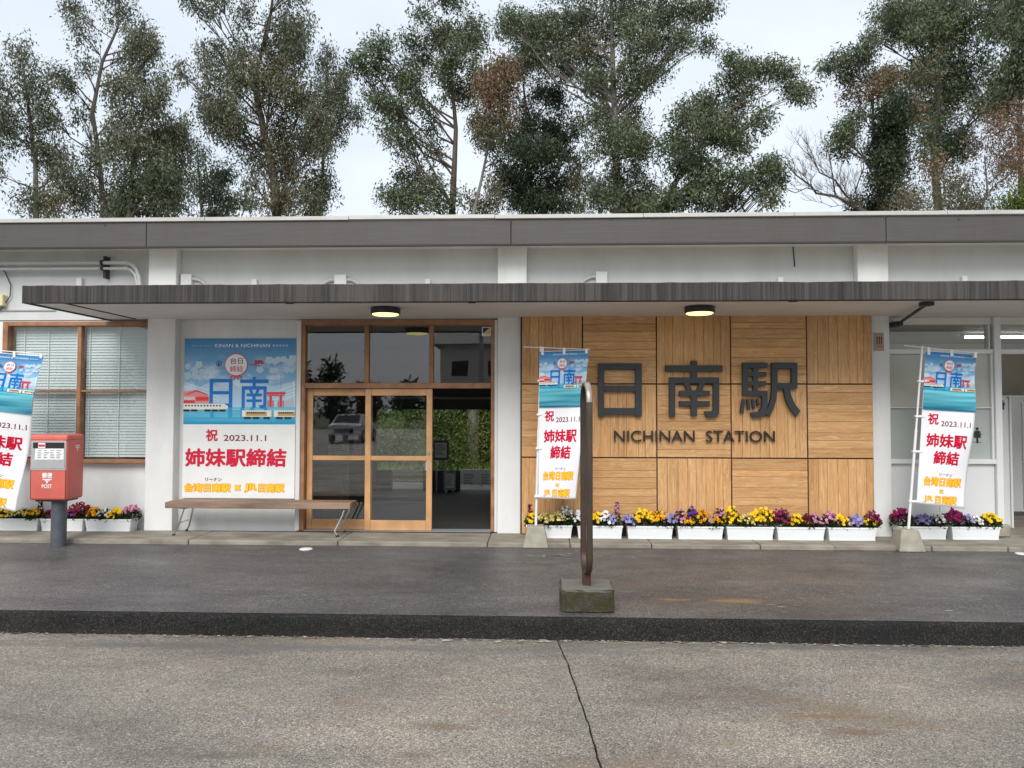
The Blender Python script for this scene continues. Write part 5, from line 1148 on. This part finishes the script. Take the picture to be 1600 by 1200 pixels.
# leafless tree in the sky gap
def bare_tree():
    Y = 20.5; rr = random.Random(5); mb = MB(); x0, z0 = W(1372, 345, Y); b0 = Vector((x0+.2, Y, -.19))
    t = empty('bare_tree', b0, 'leafless twiggy tree spreading left into the right-hand sky gap', 'tree', 'tall trees behind the station')
    def P(x, y): X, Z = W(x, y, Y); return Vector((X, Y+rr.uniform(-.4, .4), Z))
    def grow(p, d, l, r, lv):
        pts = [p]; q = p.copy(); dd = d.copy()
        for i in range(4): dd = (dd + Vector((rr.gauss(0, .16), rr.gauss(0, .16), rr.gauss(.05, .14)))).normalized(); q = q + dd*l/4; pts.append(q.copy())
        mb.tube(pts, [r*(1-.16*i) for i in range(5)], 4, cap=False)
        if lv:
            for i in range(rr.choice((3, 4, 5))):
                a = rr.choice(pts[1:]); nd = (dd + Vector((rr.uniform(-1, .8), rr.uniform(-.7, .7), rr.uniform(-.2, 1)))).normalized(); grow(a, nd, l*rr.uniform(.5, .75), max(r*.55, .006), lv-1)
    trunk = [b0, b0.lerp(P(1372, 345), .6), P(1368, 335)]; mb.tube(trunk, [.14, .11, .09], 8)
    def chain(pts, r):
        ps = [P(*q) for q in pts]; mb.tube(ps, [r*(1-.7*i/(len(ps)-1)) for i in range(len(ps))], 6)
        return ps
    main = [chain([(1368, 335), (1340, 318), (1310, 305), (1280, 298), (1262, 295), (1245, 275), (1235, 255)], .07), chain([(1335, 315), (1325, 300), (1300, 285), (1280, 270), (1268, 250), (1262, 240)], .045),
            chain([(1280, 298), (1255, 298), (1240, 304), (1225, 298)], .03), chain([(1350, 320), (1340, 295), (1345, 265), (1352, 240)], .04), chain([(1365, 335), (1350, 330), (1320, 322), (1290, 328)], .03), chain([(1310, 305), (1296, 270), (1290, 235)], .03)]
    for ch_ in main:
        for i in range(1, len(ch_)):
            for q in range(2):
                p = ch_[i-1].lerp(ch_[i], rr.random()); d = ((ch_[i]-ch_[i-1]).normalized() + Vector((rr.uniform(-.7, .5), rr.uniform(-.5, .5), rr.uniform(.1, 1.1)))).normalized(); grow(p, d, rr.uniform(.6, 1.1), .013, 2)
    mb.build('trunk', 'bark', t)
bare_tree()
# shrubs seen through the waiting room
for i, (px, Y, rx, rz, pl, lab) in enumerate(((600, 13.6, 60, 55, 'hedge', 'leafy hedge shrub seen through the middle sliding door'), (690, 13.2, 50, 55, 'hedge', 'leafy hedge shrub seen through the open doorway'), (765, 13.8, 55, 60, 'bush', 'yellow-green hedge shrub at the right of the open doorway'), (520, 14.2, 60, 60, 'hedge', 'dim hedge shrub behind the left sliding door'), (845, 14, 60, 60, 'hedge', 'hedge shrub hidden mostly behind the centre pillar'))):
    cs = [(px+random.uniform(-.6, .6)*rx, 672+random.uniform(-1, .95)*rz, 26, 24, 2.2) for _ in range(24)]
    tree('hedge_shrub', lab, Y, [(px, 720), (px, 690), (px+3, 650)], cs, pl, 'bark', .08, .1, .1, 30+i, 'hedge beyond the track', dens=1.6, twigs=False, cat='shrub')
tree('potted_shrub', 'small leafy shrub below the pale notice board outside the rear door', 6.8, [(748, 800), (748, 785)], [(735, 785, 16, 14, 2), (755, 785, 16, 14, 2), (745, 775, 16, 12, 2)], 'hedge', 'bark', .03, .07, .1, 41, None, dens=3, twigs=False, cat='shrub')
x, _ = W(738, 640, 12.4); o = MB().tube([(x, 12.4, -.19), (x+.03, 12.4, 1.6), (x, 12.4, 4.4)], [.2, .18, .15], 12).build('tree_stump', 'bark_grey', smooth=True); tag(o, 'thick bare grey trunk seen through the open doorway', 'trunk')

# ================================================================== ACROSS THE SQUARE (seen in the glass)
def house(lab, x0, x1, y0, y1, h, rh, roofmat='house_roof'):
    t = empty('house', ((x0+x1)/2, y1, -.17), lab, 'house', 'houses across the station square')
    box('wall', x0, x1, y0, y1, -.17, h, 'house_wall', t)
    ym = (y0+y1)/2; e = .5
    r_ = MB(); r_.v = [(x0-e, y0-e, h), (x1+e, y0-e, h), (x1+e, y1+e, h), (x0-e, y1+e, h), (x0-e, ym, h+rh), (x1+e, ym, h+rh)]; r_.f = [(0, 1, 5, 4), (2, 3, 4, 5), (0, 4, 3), (1, 2, 5), (3, 2, 1, 0)]
    r_.build('roof', roofmat, t)
    n = int((x1-x0)/2.2)
    for fl in range(max(1, int(h/2.8))):
        for i in range(n):
            a = x0+.7+i*(x1-x0-1)/n; wn = box('window', a, a+1.2, y1+.002, y1+.05, .9+fl*2.8, 2.0+fl*2.8, 'alu_white', t); box('pane', a+.06, a+1.14, y1+.051, y1+.056, .96+fl*2.8, 1.94+fl*2.8, 'slot_black', wn)
house('two-storey cream house across the square, mirrored in the transom glass', -6.5, 1.5, -46, -38, 5.8, 1.8)
house('long low house with a dark roof across the square', 3, 22, -48, -40, 3.2, 1.7)
for i, x in enumerate((-34, -30, -27, -24, -20.5, -17, -13, -10, -42)):
    rr = random.Random(i); t = empty('conifer_tree', (x, -62, -.2), '%s conifer across the square, mirrored in the office window' % ('first second third fourth fifth sixth seventh eighth ninth'.split()[i]), 'tree', 'conifers across the square')
    H = rr.uniform(5.5, 8.2) if x < -18 else rr.uniform(3., 4.4); MB().tube([(x, -62, -.2), (x, -62, H)], [.25, .03], 6).build('trunk', 'bark', t)
    cs = np.array([(x + rr.gauss(0, 1)*.9*(1-k/40), -62 + rr.gauss(0, 1)*.9*(1-k/40), 1+(H-1)*k/40) for k in range(40)])
    V, C_ = leaves(cs, (.5, .5, .35), 30, LEAFSETS['dark'], .7, .2, np.random.default_rng(i)); tag(quads_np('crown', V, MT['leaf'], t, C_), kind='stuff')
up_ = empty('utility_pole', (-3.2, -30, -.17), 'grey utility pole across the square, mirrored in the transom glass', 'pole')
MB().tube([(-3.2, -30, -.17), (-3.2, -30, 9.5)], [.16, .1], 12).build('shaft', 'board_grey', up_, smooth=True)
for z in (8.4, 9.0): box('crossarm', -4.1, -2.3, -30.05, -29.95, z, z+.1, 'board_grey', up_)
for i, (z, dy) in enumerate(((9.12, 0), (8.52, .1), (8.5, -.1), (7.2, 0))):
    tag(MB().tube([(-45, -30+dy, z+.3), (-24, -30+dy, z-.35), (-3.2, -30+dy, z), (18, -30+dy, z-.4), (40, -30+dy, z+.2)], .018, 5).build('power_line', 'cable'), '%s overhead wire across the square, mirrored in the glass' % ('top', 'upper middle', 'lower middle', 'lowest')[i], 'wire', 'overhead wires')
def car(x, y):
    t = empty('parked_car', (x, y, -.172), 'white parked car across the square, mirrored in the left sliding door', 'car')
    prof = [(-2.1, .35), (-2.15, .75), (-1.9, .95), (-1.2, 1.0), (-.55, 1.45), (.9, 1.48), (1.6, 1.0), (2.05, .92), (2.12, .4)]
    z0 = -.172; mb = MB(); n = len(prof)
    for s, k in ((-.85, 1), (.85, 1)): mb.v += [(x+s*(.82 if z > 1.2 else 1), y+u, z0+z) for u, z in prof]
    mb.f = [tuple(range(n)), tuple(reversed(range(n, 2*n)))] + [(i, n+i, n+(i+1) % n, (i+1) % n) for i in range(n)]
    mb.build('body', 'car_paint', t, bev=.05, seg=2)
    mb = MB(); mb.v = [(x-.7, y+1.53, z0+1.06), (x+.7, y+1.53, z0+1.06), (x+.62, y+.97, z0+1.46), (x-.62, y+.97, z0+1.46)]; mb.v = [(a, b+.045, c) for a, b, c in mb.v]; mb.f = [(0, 1, 2, 3)]; mb.build('windscreen', 'slot_black', t)
    box('grille', x-.5, x+.5, y+2.1, y+2.14, z0+.5, z0+.72, 'slot_black', t)
    for s in (-1, 1):
        box('headlight', x+s*.68-.14, x+s*.68+.14, y+2.04, y+2.12, z0+.72, z0+.86, 'silver', t, bev=.02)
        for u in (-1.35, 1.35): wh = MB().tube([(x+s*.72, y+u, z0+.32), (x+s*.9, y+u, z0+.32)], .32, 18).build('wheel', 'tyre', t); MB().tube([(x+s*.901, y+u, z0+.32), (x+s*.91, y+u, z0+.32)], .2, 14).build('rim', 'silver', wh)
car(-10.4, -31)
